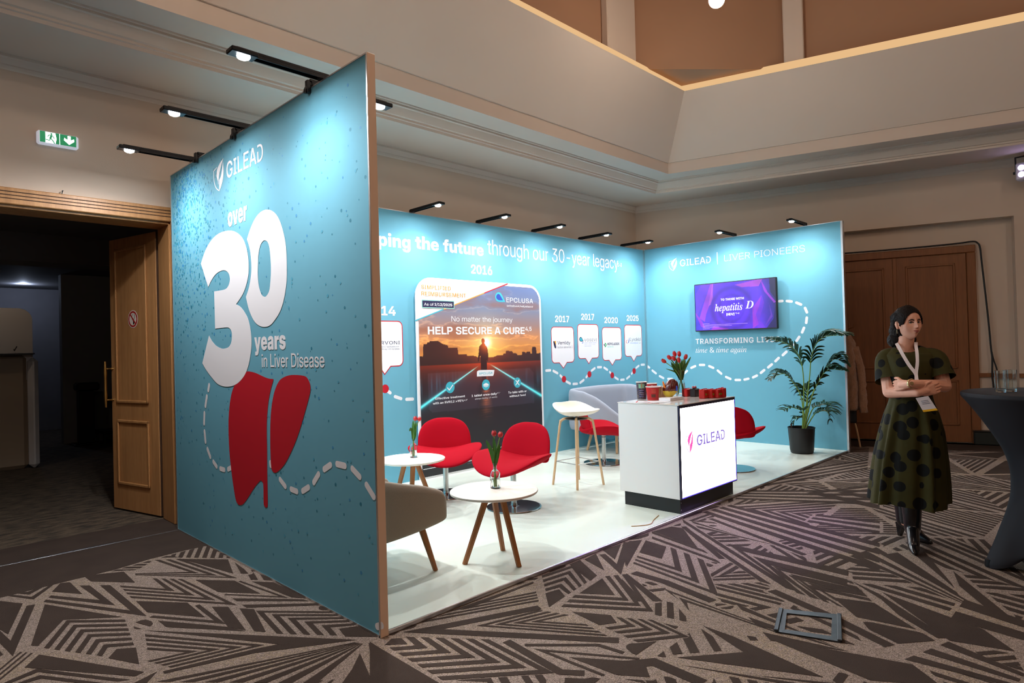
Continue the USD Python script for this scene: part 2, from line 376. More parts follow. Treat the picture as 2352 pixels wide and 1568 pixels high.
def mould(pl, a0, a1, z0, z1, w=.028, h=.014):
    return [pl.put(box(a0, a1, z0, z0+w, 0, h, .006)), pl.put(box(a0, a1, z1-w, z1, 0, h, .006)), pl.put(box(a0, a0+w, z0, z1, 0, h, .006)), pl.put(box(a1-w, a1, z0, z1, 0, h, .006))]
obj('panel_moulding', mould(lf, .10, .64, 1.02, 2.50), M['oak'], leaf); obj('panel_moulding', mould(lf, .10, .64, .24, .86), M['oak'], leaf)
hb = [lf.P(.035, z, .075) for z in np.linspace(.98, 1.42, 9)]
obj('door_handle', [tube(hb, [.009, .012, .015, .012, .013, .012, .015, .012, .009], 10), tube([lf.P(.035, 1.05, 0), lf.P(.035, 1.05, .075)], .008), tube([lf.P(.035, 1.35, 0), lf.P(.035, 1.35, .075)], .008)], M['brass'], leaf, smooth=40)
obj('hinge_edge', lf.put(box(LW, LW+.004, 0, LH, -.040, -.005)), M['groove'], leaf)

# no-smoking sticker on the leaf
def disc(r, n=40): return Point(0, 0).buffer(r, quad_segs=n//4)
M['sign_white'] = mat('sticker_white', s(225, 215, 205), .4); M['sign_red'] = mat('sticker_red', s(170, 35, 30), .4); M['sign_black'] = mat('sticker_black', s(25, 25, 25), .4)
ns = thing('no_smoking_sign', 'round white and red no-smoking sticker on the open oak door', 'sign')
np_ = Plane(lf.P(.40, 1.815, .001), lf.A)
obj('disc', np_.sheet(disc(.084), 0, .002), M['sign_white'], ns)
obj('ring', np_.sheet(disc(.076).difference(disc(.060)).union(LineString([(-.048, .048), (.048, -.048)]).buffer(.0075)), .002, .001), M['sign_red'], ns)
obj('cigarette', np_.sheet(affinity.translate(sbox(-.008, -.05, .012, -.012), .01, 0).union(LineString([(.0, -.012), (-.02, .02), (-.01, .045)]).buffer(.003)).union(LineString([(.012, -.012), (.03, .02), (.022, .045)]).buffer(.003)), .0021, .0008), M['sign_black'], ns)

# ------------------------------------------------------------ corridor behind the doorway (dark, lit by one small downlight and two added unseen lamps)
M['corr_carpet'] = mat('corridor_carpet', s(104, 88, 70), .95, vary=.9, vscale=7, fine=.5, fscale=60, stretch=(1, 2.5, 1), dark=s(40, 34, 28), bump=.3)
struct('corridor_floor', box(-6, 4, 3.55, 14.2, -.05, -.002), M['corr_carpet'])
struct('corridor_wall', [box(-6, 4, 13.6, 13.8, 0, 3.2), box(-6.2, -6, 3.55, 13.8, 0, 3.2), box(3.2, 3.4, 3.55, 13.8, 0, 3.2), box(.55, 3.2, 10.6, 10.8, 0, 3.2)], M['corridor'])
struct('corridor_ceiling', [box(-6, 4, 3.55, 13.8, 2.95, 3.1), box(-6, 4, 6.4, 6.9, 2.62, 2.95)], M['corridor'])
cl = thing('ceiling_downlight', 'small round downlight in the dark corridor ceiling', 'ceiling light')
q = onz(136, 547, 2.945)
obj('lens', lathe([(1e-4, 0), (.045, 0)], 24, q[0], q[1], 2.938), lamp_mat('downlight_lens', (1, .9, .75), 12.0), cl)
for i_, (x_, y_, I_, c_) in enumerate(((-.9, 7.35, 420, (1, .80, .58)), (q[0], q[1], 420, (1, .85, .68)), (.3, 12.6, 800, (.62, .74, 1)))): sphere_light(f'{LIGHTS}/corridor_{i_}', (x_, y_, 2.9), .02, I_, c_)  # first and last are unseen lamps added to brighten the corridor; middle is the downlight
obj('trim_ring', lathe([(.045, 0), (.062, -.004), (.066, .008)], 24, q[0], q[1], 2.94), M['white'], cl, smooth=40)
M['stand_white'] = mat('display_board', s(205, 200, 198), .5); M['stand_tan'] = mat('display_plinth', s(150, 130, 108), .6)
sd = thing('display_stand', 'tall pale display board with rounded top standing in the dark corridor', 'display stand', (-.70, 8.1, 0))
sp = Plane((0, 0, 0), (1, 0, 0))
top = rrect(-.6, .47, 1.2, 2.18, .16).union(sbox(-.6, 1.2, .47, 1.6))
obj('board', sp.sheet(top, -.03, .06), M['stand_white'], sd)
obj('shelf', box(-.6, .47, -.16, .05, 1.545, 1.565, .004), M['black'], sd)
obj('plinth', box(-.6, .40, -.05, .25, 0, 1.545, .05), M['stand_tan'], sd)
obj('side_panel', box(.40, .52, -.10, .20, 0, 1.50, .05), M['stand_white'], sd)
for k, x in enumerate((-.45, -.1, .26)): obj('hook', tube([(x, -.03, 1.62), (x, -.06, 1.60), (x+.03, -.06, 1.66)], .006, 6), M['black'], sd)
bs = thing('pedestal', 'black narrow pedestal standing at the back of the corridor', 'stand', (.80, 10.2, 0))
obj('column', box(-.11, .11, -.11, .11, .03, .92, .01), M['black'], bs); obj('head', box(-.15, .19, -.14, .14, .92, 1.06, .03), M['black'], bs); obj('foot', box(-.2, .2, -.2, .2, 0, .03, .01), M['black'], bs)
bb = thing('low_table', 'low black table beside the pedestal in the corridor', 'table', (1.35, 10.2, 0))
obj('top', box(-.36, .36, -.3, .3, .17, .21, .01), M['black'], bb)
for sx in (-1, 1):
    for sy in (-1, 1): obj('leg', box(sx*.33-.02, sx*.33+.02, sy*.26-.02, sy*.26+.02, 0, .17), M['black'], bb)

# ------------------------------------------------------------ emergency exit sign over the doorway
wp = Plane((0, 3.25, 0), (1, 0, 0))
M['sign_body'] = mat('exit_sign_housing', s(225, 225, 235), .3, emit=(.8, .85, 1), estr=.35)
M['sign_green'] = mat('exit_sign_green', s(0, 120, 75), .3, emit=s(0, 150, 95), estr=.55)
M['sign_lit'] = lamp_mat('exit_sign_white', (.9, 1, .97), 1.6)
ex = thing('exit_sign', 'lit green exit sign with running man and down arrow over the doorway', 'sign')
c0, c1 = wp.px(82, 300), wp.px(178, 347); tl, br = wp.px(82, 303), wp.px(176, 343)
a0, a1, z0, z1 = c0[0], c1[0], (wp.px(82, 331)[1]+wp.px(178, 347)[1])/2, (wp.px(82, 300)[1]+wp.px(178, 318)[1])/2
obj('housing', wp.put(box(a0, a1, z0, z1, 0, .05, .012)), M['sign_body'], ex)
w_, h_ = a1-a0, z1-z0
obj('face', wp.put(box(a0+.018, a1-.018, z0+.014, z1-.006, .05, .053)), M['sign_green'], ex)
ep = Plane(wp.P(a0, z0, .0535), (1, 0, 0))
U = lambda x, y: (x*w_, y*h_)
man_bg = Polygon([U(.19, .12), U(.43, .12), U(.46, .5), U(.43, .93), U(.19, .93)])
man = Point(*U(.335, .82)).buffer(.006).union(LineString([U(.25, .6), U(.28, .72), U(.36, .70), U(.40, .52)]).buffer(.0022)).union(LineString([U(.335, .70), U(.31, .48)]).buffer(.006)).union(LineString([U(.31, .48), U(.29, .33), U(.20, .35)]).buffer(.0025)).union(LineString([U(.31, .50), U(.37, .33), U(.41, .12)]).buffer(.003))
obj('running_man', ep.sheet(man_bg.difference(man), 0, .001), M['sign_lit'], ex)
obj('divider', ep.sheet(sbox(.525*w_, .1*h_, .54*w_, .95*h_), 0, .001), M['sign_lit'], ex)
arrow = Polygon([U(.72, .9), U(.80, .9), U(.80, .60), U(.88, .72), U(.89, .52), U(.76, .22), U(.63, .52), U(.64, .72), U(.72, .60)])
obj('arrow', ep.sheet(arrow, 0, .001), M['sign_lit'], ex)
hk = thing('wall_hook', 'tiny metal hook on the wall above the doorway', 'hook')
hp = wp.px(142, 452)
obj('shank', tube([wp.P(hp[0]-.01, hp[1]-.02, 0), wp.P(hp[0]-.008, hp[1]-.015, .02), wp.P(hp[0], hp[1]+.04, .025)], .003, 6), M['blackmetal'], hk)
obj('tip', tube([wp.P(hp[0], hp[1]+.04, .02), wp.P(hp[0]+.001, hp[1]+.042, .034)], .005, 6), M['blackmetal'], hk)

# ------------------------------------------------------------ double doors in the right wall
d2 = group_x('door_2'); tag(d2, 'dark brown double doors in the recess behind the woman', kind='structure')
rp = Plane(tuple(at(0, ROFF))+(0,), (Q[0], Q[1], 0))
cR = rp.px(2240, 560); cRi = rp.px(2222, 600); cM = rp.px(2055, 600)
aR, zT = rp.px(2243, 700)[0], rp.px(2240, 562)[1]
aI, aM = rp.px(2222, 700)[0], rp.px(2055, 650)[0]
lw = aI-aM; aL = aM-lw; zI = zT-.10
obj('casing', rp.put(box(aL-.11, aR, zI, zT, 0, .05, .008)), M['darkoak'], d2)
obj('casing', rp.put(box(aI, aR, 0, zI, 0, .05, .008)), M['darkoak'], d2)
obj('casing', rp.put(box(aL-.11, aL, 0, zI, 0, .05, .008)), M['darkoak'], d2)
for a in (aL, aM):
    lf2 = obj('leaf', rp.put(box(a+.002, a+lw-.002, .01, zI, .0, .022, .004)), M['darkoak'], d2)
    fp = Plane(rp.P(0, 0, .022), rp.A)
    obj('panel_moulding', mould(fp, a+.13, a+lw-.13, 1.02, zI-.13, .03, .015), M['darkoak'], lf2)
    obj('panel_moulding', mould(fp, a+.13, a+lw-.13, .24, .86, .03, .015), M['darkoak'], lf2)
obj('meeting_strip', rp.put(box(aM-.025, aM+.025, .01, zI, .022, .034, .006)), M['darkoak'], d2)

# ------------------------------------------------------------ floor: dark pile with a pale pattern of nested shards
M['pile'] = mat('dark_carpet_pile', s(76, 64, 57), .95, vary=.25, vscale=5, fine=.35, fscale=220, dark=s(48, 40, 38), bump=.5, bscale=500, spec=.1)
n = {'tc': ('texture_coordinate', {}), 'big': ('noise_texture', dict(scale=1.7, detail=3.0)), 'fine': ('noise_texture', dict(scale=170.0, detail=2.0, roughness=.7)), 'mid': ('noise_texture', dict(scale=42.0, detail=2.0)),
     'br': ('map_range', dict(from_min=.46, from_max=.66, clamp=True)), 'mr': ('map_range', dict(from_min=.42, from_max=.62, clamp=True)), 'fr': ('map_range', dict(from_min=.40, from_max=.62, to_max=.8, clamp=True)),
     'c1': ('mix', dict(color1=s(168, 150, 139), color2=s(200, 174, 122))), 'c2': ('mix', dict(color2=s(152, 137, 124))), 'c3': ('mix', dict(color2=s(84, 72, 68))), 'fac': ('math', dict(math_type='multiply')),
     'bu': ('bump', dict(strength=.5, distance=.006)), 'p': ('principled_bsdf', dict(roughness=.95, specular_ior_level=.1))}
M['heather'] = usdkit.material(stage, LOOKS+'pale_carpet_pile', n, [('tc.object', 'big.vector'), ('tc.object', 'fine.vector'), ('tc.object', 'mid.vector'), ('big.fac', 'br.value'), ('mid.fac', 'mr.value'), ('fine.fac', 'fr.value'),
     ('br.result', 'fac.value1'), ('mr.result', 'fac.value2'), ('fac.value', 'c1.fac'), ('c1.color', 'c2.color1'), ('mr.result', 'c2.fac'), ('c2.color', 'c3.color1'), ('fr.result', 'c3.fac'), ('c3.color', 'p.base_color'), ('fine.fac', 'bu.height'), ('bu.normal', 'p.normal')], surface='p.BSDF')
# carpet pattern: nested shards noted on the floor, the rest of the hall filled with shards of the same kind
def fz(pts, org, k):
    out = []
    for p in pts:
        w = onz(org[0]+k*p[0], org[1]+k*p[1]); out.append((w[0], w[1]))
    return out
Z1, Z2, Z3, Z4 = ((0, 1200), .37415), ((860, 1180), .26361), ((1400, 1040), .26361), ((1400, 1250), .40476)
SOL, GRP = [], []
def sol(Z, *pts): SOL.append(fz(pts, *Z))
def grp(Z, first, last, n, w=.5): GRP.append((fz(first, *Z), fz(last, *Z), n, w))
grp(Z1, [(285, 770), (420, 605), (770, 600)], [(610, 815), (650, 755), (820, 742)], 6)
sol(Z1, (275, 500), (750, 578), (390, 595), (235, 755), (190, 752)); sol(Z1, (715, 775), (835, 765), (855, 868), (665, 830))
sol(Z1, (885, 660), (2190, 718), (1560, 800), (1010, 925), (1000, 912), (1560, 775), (1710, 745), (1300, 700))
grp(Z1, [(890, 690), (1590, 752), (1040, 885)], [(905, 772), (1180, 790), (915, 850)], 4)
grp(Z1, [(1000, 975), (2180, 733)], [(1900, 985), (2225, 742)], 7, .55)
sol(Z1, (2262, 735), (2352, 790), (2352, 984), (2300, 984)); sol(Z1, (2160, 900), (2210, 800), (2290, 984), (2100, 984))
grp(Z1, [(1720, 680), (1595, 545), (2030, 548)], [(2050, 690), (2000, 635), (2180, 622)], 5)
sol(Z1, (1470, 525), (1560, 530), (1632, 670), (1560, 665)); sol(Z1, (2080, 650), (2190, 635), (2320, 700), (2120, 698))
grp(Z1, [(1500, 512), (1960, 500)], [(1440, 472), (1880, 475)], 2, .45)
sol(Z1, (1200, 350), (1440, 355), (1600, 435), (1340, 425)); sol(Z1, (1300, 515), (1400, 515), (1510, 660), (1400, 640)); sol(Z1, (970, 600), (1390, 638), (1510, 665), (1020, 640)); sol(Z1, (835, 480), (1150, 490), (1260, 580), (905, 550))
grp(Z1, [(930, 575), (1350, 610), (1210, 505)], [(930, 575), (1350, 610), (1210, 505)], 1)
grp(Z1, [(740, 390), (1045, 412), (950, 342)], [(800, 455), (1420, 497), (1105, 345)], 4)
grp(Z1, [(305, 452), (660, 490), (520, 385)], [(275, 478), (850, 555), (645, 383)], 2)
sol(Z1, (370, 370), (430, 365), (505, 437), (320, 422)); grp(Z1, [(830, 312), (1190, 305), (965, 228)], [(830, 320), (1425, 335), (1095, 222)], 3)
sol(Z1, (1110, 222), (1400, 225), (1432, 312)); sol(Z1, (510, 325), (760, 300), (830, 367), (560, 360)); sol(Z1, (1440, 242), (1500, 285), (1525, 312), (1480, 312)); sol(Z1, (1545, 360), (1680, 365), (1890, 465), (1790, 458))
grp(Z1, [(1470, 358), (1740, 455), (1380, 440)], [(1470, 358), (1740, 455), (1380, 440)], 1, .3)
sol(Z1, (-90, 470), (140, 495), (50, 685), (-90, 600)); grp(Z1, [(-60, 640), (72, 770), (190, 505)], [(-60, 640), (72, 770), (190, 505)], 1, .8)
grp(Z1, [(20, 440), (200, 462), (330, 372)], [(70, 428), (175, 432), (265, 390)], 2)
sol(Z1, (240, 808), (885, 915), (830, 942), (150, 888)); grp(Z1, [(40, 984), (230, 905), (760, 968)], [(110, 990), (250, 945), (600, 988)], 2, .5)
grp(Z1, [(0, 900), (130, 792)], [(0, 960), (195, 800)], 3, .4); sol(Z1, (820, 984), (965, 912), (895, 990))
grp(Z2, [(1440, 812), (420, 1015), (2130, 1100)], [(1440, 812), (420, 1015), (2130, 1100)], 1, 1.1)
grp(Z2, [(1450, 838), (930, 970), (2020, 1055)], [(1675, 875), (1400, 935), (1855, 965)], 4)
grp(Z2, [(400, 940), (1430, 752)], [(960, 768), (1410, 680)], 4, .5); sol(Z2, (620, 860), (1380, 590), (1390, 600), (900, 790))
grp(Z2, [(1460, 545), (1730, 455), (1840, 600)], [(1490, 660), (1620, 622), (1700, 690)], 4); sol(Z2, (1700, 440), (1790, 400), (1940, 535), (1880, 580)); sol(Z2, (1490, 690), (1610, 655), (1660, 715), (1520, 812))
sol(Z2, (1830, 395), (1930, 345), (2005, 492)); sol(Z2, (1990, 315), (2150, 260), (2095, 395)); grp(Z2, [(1985, 350), (2130, 480), (2200, 245)], [(1985, 350), (2130, 480), (2200, 245)], 1, .9); sol(Z2, (2240, 235), (2330, 225), (2195, 465))
sol(Z2, (1985, 560), (2095, 705), (1785, 690)); grp(Z2, [(1735, 715), (2190, 742), (2030, 540)], [(1640, 795), (2400, 835), (2175, 525)], 3, .55)
sol(Z2, (1720, 850), (2060, 880), (2110, 945), (1960, 967)); grp(Z2, [(2030, 995), (2240, 970), (2130, 900)], [(2270, 1105), (2700, 1060), (2400, 920)], 4)
grp(Z2, [(150, 1175), (410, 1155), (310, 1070)], [(570, 1430), (1500, 1370), (960, 1090)], 6, .55)
grp(Z2, [(1150, 1105), (1620, 1375), (1830, 1385)], [(1150, 1105), (1620, 1375), (1830, 1385)], 1, .9); sol(Z2, (-40, 1110), (20, 1150), (580, 1480), (-40, 1560))
sol(Z2, (1700, 1245), (2352, 1290), (2400, 1420), (2110, 1400)); grp(Z2, [(2000, 1405), (1450, 1185), (2310, 1260)], [(2000, 1405), (1450, 1185), (2310, 1260)], 1, .35)
sol(Z2, (150, 1085), (235, 1080), (290, 1132), (90, 1140)); grp(Z2, [(1310, 1140), (1950, 1140), (2170, 1208)], [(1310, 1140), (1950, 1140), (2170, 1208)], 1, .5)
sol(Z3, (110, 800), (180, 765), (275, 768), (140, 985)); sol(Z3, (315, 760), (495, 815), (455, 920), (260, 865)); sol(Z3, (380, 682), (540, 640), (640, 655), (765, 822))
grp(Z3, [(370, 690), (840, 860)], [(370, 735), (950, 945)], 2, .4); grp(Z3, [(645, 640), (980, 920)], [(645, 640), (980, 920)], 1, .8)
grp(Z3, [(240, 900), (600, 1015), (555, 830)], [(210, 955), (910, 1215), (790, 920)], 3, .45); grp(Z3, [(210, 1040), (480, 1120), (900, 1290)], [(210, 1040), (480, 1120), (900, 1290)], 1, 1.2)
grp(Z3, [(140, 1060), (420, 1290)], [(100, 1110), (250, 1290)], 2); grp(Z3, [(640, 590), (1590, 1190)], [(660, 655), (1360, 1130)], 2, .45)
grp(Z3, [(1680, 1230), (1090, 820), (2080, 1045)], [(1800, 1265), (1320, 935), (2070, 1125)], 2, .6); grp(Z3, [(1900, 1280), (1610, 1070), (2200, 1200)], [(2000, 1290), (1760, 1145), (2240, 1240)], 2, .5)
grp(Z3, [(720, 600), (1230, 748)], [(760, 640), (1410, 792)], 2); grp(Z3, [(830, 510), (2352, 1010)], [(1040, 455), (2352, 800)], 4, .55); grp(Z3, [(880, 570), (1700, 885)], [(880, 570), (1700, 885)], 1, .8)
grp(Z3, [(1730, 590), (2352, 690)], [(1800, 540), (2352, 600)], 3); grp(Z3, [(1100, 395), (2300, 440)], [(1150, 330), (2300, 330)], 4, .5); grp(Z3, [(1300, 290), (2250, 130)], [(1600, 160), (2250, 60)], 4, .5)
grp(Z3, [(2352, 470), (1780, 345), (2260, 290)], [(2352, 400), (2050, 345), (2260, 320)], 2)
grp(Z4, [(1080, 278), (868, 88), (1380, 215)], [(1310, 350), (1130, 238), (1480, 312)], 4, .5); grp(Z4, [(920, 260), (1240, 400), (1590, 575)], [(920, 260), (1240, 400), (1590, 575)], 1, 1.2)
sol(Z4, (1270, 300), (1500, 330), (1740, 480), (1400, 410)); sol(Z4, (1370, 205), (1530, 280), (1920, 530), (1860, 530), (1640, 400), (1540, 310)); sol(Z4, (1545, 270), (2120, 480), (2300, 605), (1930, 545))
grp(Z4, [(730, 350), (1440, 645)], [(890, 520), (1440, 620)], 3, .5); sol(Z4, (530, 460), (700, 520), (1215, 752), (380, 640), (760, 610)); grp(Z4, [(0, 690), (250, 665), (530, 785)], [(0, 690), (250, 665), (530, 785)], 1, 1.3)
grp(Z4, [(280, 660), (1100, 800)], [(510, 705), (1260, 790)], 2, .5); sol(Z4, (900, 530), (1120, 570), (1720, 680), (1880, 800), (1480, 770))
grp(Z4, [(530, 430), (330, 262), (850, 452)], [(480, 430), (415, 312), (960, 500)], 2, .5); grp(Z4, [(1600, 50), (1980, 285)], [(1740, 30), (1950, 235)], 2, .5); sol(Z4, (1950, 150), (2262, 400), (2200, 412), (1985, 235))
grp(Z4, [(1950, 400), (2352, 520)], [(2000, 330), (2352, 450)], 2, .6); grp(Z4, [(1900, 560), (2352, 740)], [(1700, 640), (2300, 800)], 3, .5); grp(Z4, [(1380, 60), (2000, 330)], [(1500, 20), (2100, 360)], 3, .5)
STR = []; HULL = []
for f0, l0, n, w in GRP:
    f0, l0 = np.array(f0), np.array(l0)
    for i in range(n):
        if n == 1: g = LineString(f0).buffer(.026*w, cap_style='flat', join_style='mitre', mitre_limit=12)
        else:
            k0, k1 = (i-w/2)/(n-1), (i+w/2)/(n-1); g = Polygon(np.vstack([f0+(l0-f0)*k0, (f0+(l0-f0)*k1)[::-1]])).buffer(0)
        STR.append(g)
    HULL.append(MultiPolygon([Polygon(LineString(np.vstack([f0, l0])).convex_hull.buffer(.02).exterior)] if n > 1 else [STR[-1].buffer(.02)] if STR[-1].geom_type == 'Polygon' else list(STR[-1].buffer(.02).geoms)))
STR += [Polygon(p).buffer(0) for p in SOL]; HULL += [Polygon(p).buffer(.025) for p in SOL]
done = unary_union(HULL).buffer(.05).buffer(-.045)
# fill
r2 = np.random.default_rng(11); pts = []
ang = .55; ca, sa = math.cos(ang), math.sin(ang)
for i in range(-16, 22):
    for j in range(-26, 30):
        u, v = (i+.5*(j % 2)+r2.uniform(-.38, .38))*1.15, (j+r2.uniform(-.38, .38))*.55
        pts.append((ca*u-sa*v+1.5, sa*u+ca*v-2.0))
pts = np.array(pts); floor_area = sbox(-7.4, -8.8, 10.9, 3.0).intersection(Polygon([K+Q*12.6, (-7.4, -8.8), (-7.4, 3.1), K])).difference(sbox(.03, -.005, 7.1, 3.3))
plain = Polygon([(-7.5, 1.2)]+[tuple(onz(u, v)[:2]) for u, v in ((-250, 1400), (0, 1372), (150, 1335), (262, 1308), (345, 1283), (430, 1262), (560, 1235))]+[(.0, 3.3), (-7.5, 3.3)])
plain = plain.union(Polygon([tuple(K), tuple(K-RN*.55), tuple(K+Q*12.6-RN*.55), tuple(K+Q*12.6)]))
fill = []
for t in Delaunay(pts).simplices:
    T = pts[t]; P0 = Polygon(T)
    if not P0.intersects(floor_area): continue
    k = r2.integers(3); A, B, C = T[k], T[(k+1) % 3], T[(k+2) % 3]
    inn = P0.buffer(-.03)
    if inn.is_empty: continue
    mode = r2.random(); per = r2.uniform(.055, .085); M_ = B+(C-B)*r2.uniform(.3, .7)
    if mode < .12: fill.append(inn.buffer(-.02)); continue
    subs = [(Polygon([A, B, M_]), A, B), (Polygon([A, M_, C]), A, C)] if mode < .75 else [(P0, A, B)]
    for sub, p, q in subs:
        d = (q-p)/np.linalg.norm(q-p); nn = np.array([-d[1], d[0]]); cen = np.array(sub.centroid.coords[0]); nn *= np.sign((cen-p) @ nn)
        sub = sub.intersection(inn)
        for i in range(14):
            o = p+nn*per*(i+.45); g = Polygon([o-d*3, o+d*3, o+d*3+nn*per*.56, o-d*3+nn*per*.56]).intersection(sub)
            if g.area > 6e-4: fill.append(g)
fillg = [g.difference(done) if g.intersects(done) else g for g in fill]
DARK = [q for g in STR+fillg for q in polys(g.intersection(floor_area).difference(plain) if not g.is_empty else g)]
DARK = [q.simplify(.002) for q in polys(unary_union([q.buffer(0) for q in DARK if q.area > 4e-4]))]
floor = group_x('floor'); tag(floor, 'patterned carpet of dark and pale shards and nested chevrons', kind='structure')
ROOMP = Polygon([tuple(K), tuple(ROOM[1]), tuple(ROOM[2]), tuple(ROOM[3])])
obj('pale_pile', extrude(ROOMP, .05).apply_translation([0, 0, -.0515]), M['heather'], floor)
obj('doorway_floor', [box(DX0, DX1, 3.2, 3.56, -.05, -.0005)], M['pile'], floor)
obj('plain_border', extrude(plain.intersection(ROOMP.union(sbox(DX0, 3.2, DX1, 3.56))), .0012).apply_translation([0, 0, -.0013]), M['pile'], floor)
big = sorted(DARK, key=lambda q: np.linalg.norm(np.array(q.centroid.coords[0])-CAM[:2])/math.sqrt(q.area))
def flat(gs):
    vs, fs, o = [], [], 0
    for q in gs:
        try: v, f = trimesh.creation.triangulate_polygon(q, engine='earcut')
        except Exception: continue
        vs.append(np.column_stack([v, np.zeros(len(v))])); fs.append(np.asarray(f)+o); o += len(v)
    return (np.vstack(vs), np.vstack(fs))
obj('dark_pattern', flat(DARK), M['pile'], floor, kind='stuff')
th = thing('threshold_strip', 'thin dark metal strip across the floor in front of the doorway', 'threshold strip')
obj('strip', box(-2.8, .0, 3.02, 3.05, 0, .004, .001), mat('worn_strip', (.25, .25, .26), .35, .9, vary=.6, vscale=6), th)
# metal floor frame
fr = [onz(u, v)[:2] for u, v in ((1781, 1452), (1793, 1400), (1929, 1413), (1931, 1476))]
fb = thing('floor_outlet_frame', 'worn steel floor box frame set into the carpet at lower right', 'floor box')
ff = np.array(fr); fc = ff.mean(0)
ffr = Polygon(ff); inner_ = Polygon([ff[0]*.86+ff[3]*.14+(ff[1]-ff[0])*.14, ff[1]*.88+ff[2]*.12+(ff[0]-ff[1])*.17, ff[2]*.87+ff[1]*.13+(ff[3]-ff[2])*.17, ff[3]*.86+ff[0]*.14+(ff[2]-ff[3])*.14])
M['worn_steel'] = mat('worn_steel', (.05, .055, .06), .42, .7, vary=.5, vscale=20, fine=.4, fscale=120)
obj('frame', extrude(ffr.difference(inner_), .006), M['worn_steel'], fb)
for a, b in ((0, 1), (3, 2)):
    obj('side_bar', obox((*(ff[a]*.98+fc*.02), .009), (*(ff[b]*.98+fc*.02), .009), .022, .010, .003), M['worn_steel'], fb)
# ------------------------------------------------------------ exhibition stand: three printed fabric walls and a low floor
M['teal'] = mat('teal_fabric', s(107, 171, 192), .72, fine=.10, fscale=900, vary=.10, vscale=.8, dark=s(84, 152, 177), spec=.25)
M['print'] = mat('white_print', s(236, 236, 240), .6, spec=.3); M['red'] = mat('red_print', s(190, 22, 40), .6, spec=.3)
M['navy'] = mat('navy_print', s(34, 32, 70), .6); M['grey'] = mat('grey_print', s(120, 124, 140), .6); M['lilac'] = mat('lilac_print', s(168, 178, 222), .6)
M['orange'] = mat('orange_print', s(240, 150, 60), .6); M['tealp'] = mat('turquoise_print', s(60, 176, 196), .6); M['green'] = mat('green_print', s(60, 170, 105), .6); M['mint'] = mat('mint_print', s(140, 210, 190), .6); M['blue'] = mat('blue_print', s(40, 70, 170), .6); M['gold'] = mat('gold_print', s(235, 170, 50), .6); M['coral'] = mat('coral_print', s(225, 95, 70), .6)
PL, PB, PR = Plane((0, 0, 0), (0, -1, 0)), Plane((0, D, 0), (1, 0, 0)), Plane((W, 0, 0), (0, -1, 0))
wl = thing('exhibition_wall', 'tall blue exhibition wall at the left with a big white 30 and red liver', 'exhibition wall')
wb = thing('exhibition_wall', 'long blue exhibition wall at the back with the timeline of years', 'exhibition wall')
wr = thing('exhibition_wall', 'blue exhibition wall at the right carrying the television', 'exhibition wall')
M['frame_tan'] = mat('panel_end_profile', s(238, 204, 176), .5)
obj('fabric', box(.0, .042, .0, D+.05, .01, H-.004), M['teal'], wl)
obj('end_profile', box(-.002, .045, -.006, .0, .0, H, .001), M['frame_tan'], wl)
obj('edge_profile', [box(-.004, .0, -.004, .008, 0, H), box(-.003, .044, -.004, D+.05, H-.006, H+.002), box(-.004, 0, 0, D+.05, 0, .012), box(-.004, .0, D+.04, D+.052, 0, H)], M['alu'], wl)
obj('fabric', box(.045, W+.04, D, D+.045, .01, H-.004), M['teal'], wb)
obj('edge_profile', [box(.045, W+.04, D-.001, D+.045, H-.006, H+.002), box(W-.022, W-.001, D-.02, D-.001, .02, H)], M['alu'], wb)
obj('fabric', box(W, W+.045, .0, D+.045, .01, H-.004), M['teal'], wr)
obj('end_profile', box(W-.008, W+.05, -.03, .0, .0, H, .004), M['alu'], wr)
obj('edge_profile', [box(W-.001, W+.045, 0, D+.045, H-.006, H+.002)], M['alu'], wr)
pf = thing('stand_floor', 'pale mint glossy floor of the exhibition stand with a bright metal edge', 'stand floor')
M['mintfloor'] = mat('pale_floor', s(226, 234, 222), .28, vary=.06, vscale=2, spec=.4)
obj('boards', box(.045, W+.02, .012, D, .0, .022), M['mintfloor'], pf)
obj('edge_strip', box(.045, W+.02, -.004, .012, .0, .0235, .003), M['alu'], pf)

def dash(pl, parent, segs, org, k, w, material=None):
    for a, b in segs:
        q = LineString([pl.px(org[0]+k*a[0], org[1]+k*a[1]), pl.px(org[0]+k*b[0], org[1]+k*b[1])])
        obj('dash', pl.sheet(q.buffer(w/2, quad_segs=3).simplify(.001), .0027 if pl is PL else .001, .0006), material or M['print'], parent)
def leaf_shield(pl, T, off=.0016):
    """the leaf-in-shield mark; T maps mark units (0-1 wide, 0-1.33 high, y up) to the wall"""
    L1 = outline([(.98, 1.33, 1), (.62, 1.16), (.36, .92), (.28, .62), (.34, .40), (.40, .27, 1), (.41, .08, 1), (.44, .08, 1), (.47, .30), (.56, .62), (.76, 1.02), (.98, 1.33, 1)][:-1], 6)
    L2 = outline([(.93, 1.18, 1), (.82, .78), (.70, .46), (.52, .28, 1), (.52, -.30, 1), (.74, -.06), (.92, .34), (.97, .75)], 6)
    S = outline([(.0, .95, 1), (.36, 1.06, 1), (.32, 1.0, 1), (.05, .91, 1), (.05, .40), (.14, .12), (.30, -.10), (.52, -.25, 1), (.52, -.32, 1), (.26, -.14), (.09, .1), (.0, .42)], 5)
    g = [Polygon([T(*p) for p in q]).buffer(0) for q in (L1, L2, S)]
    return g
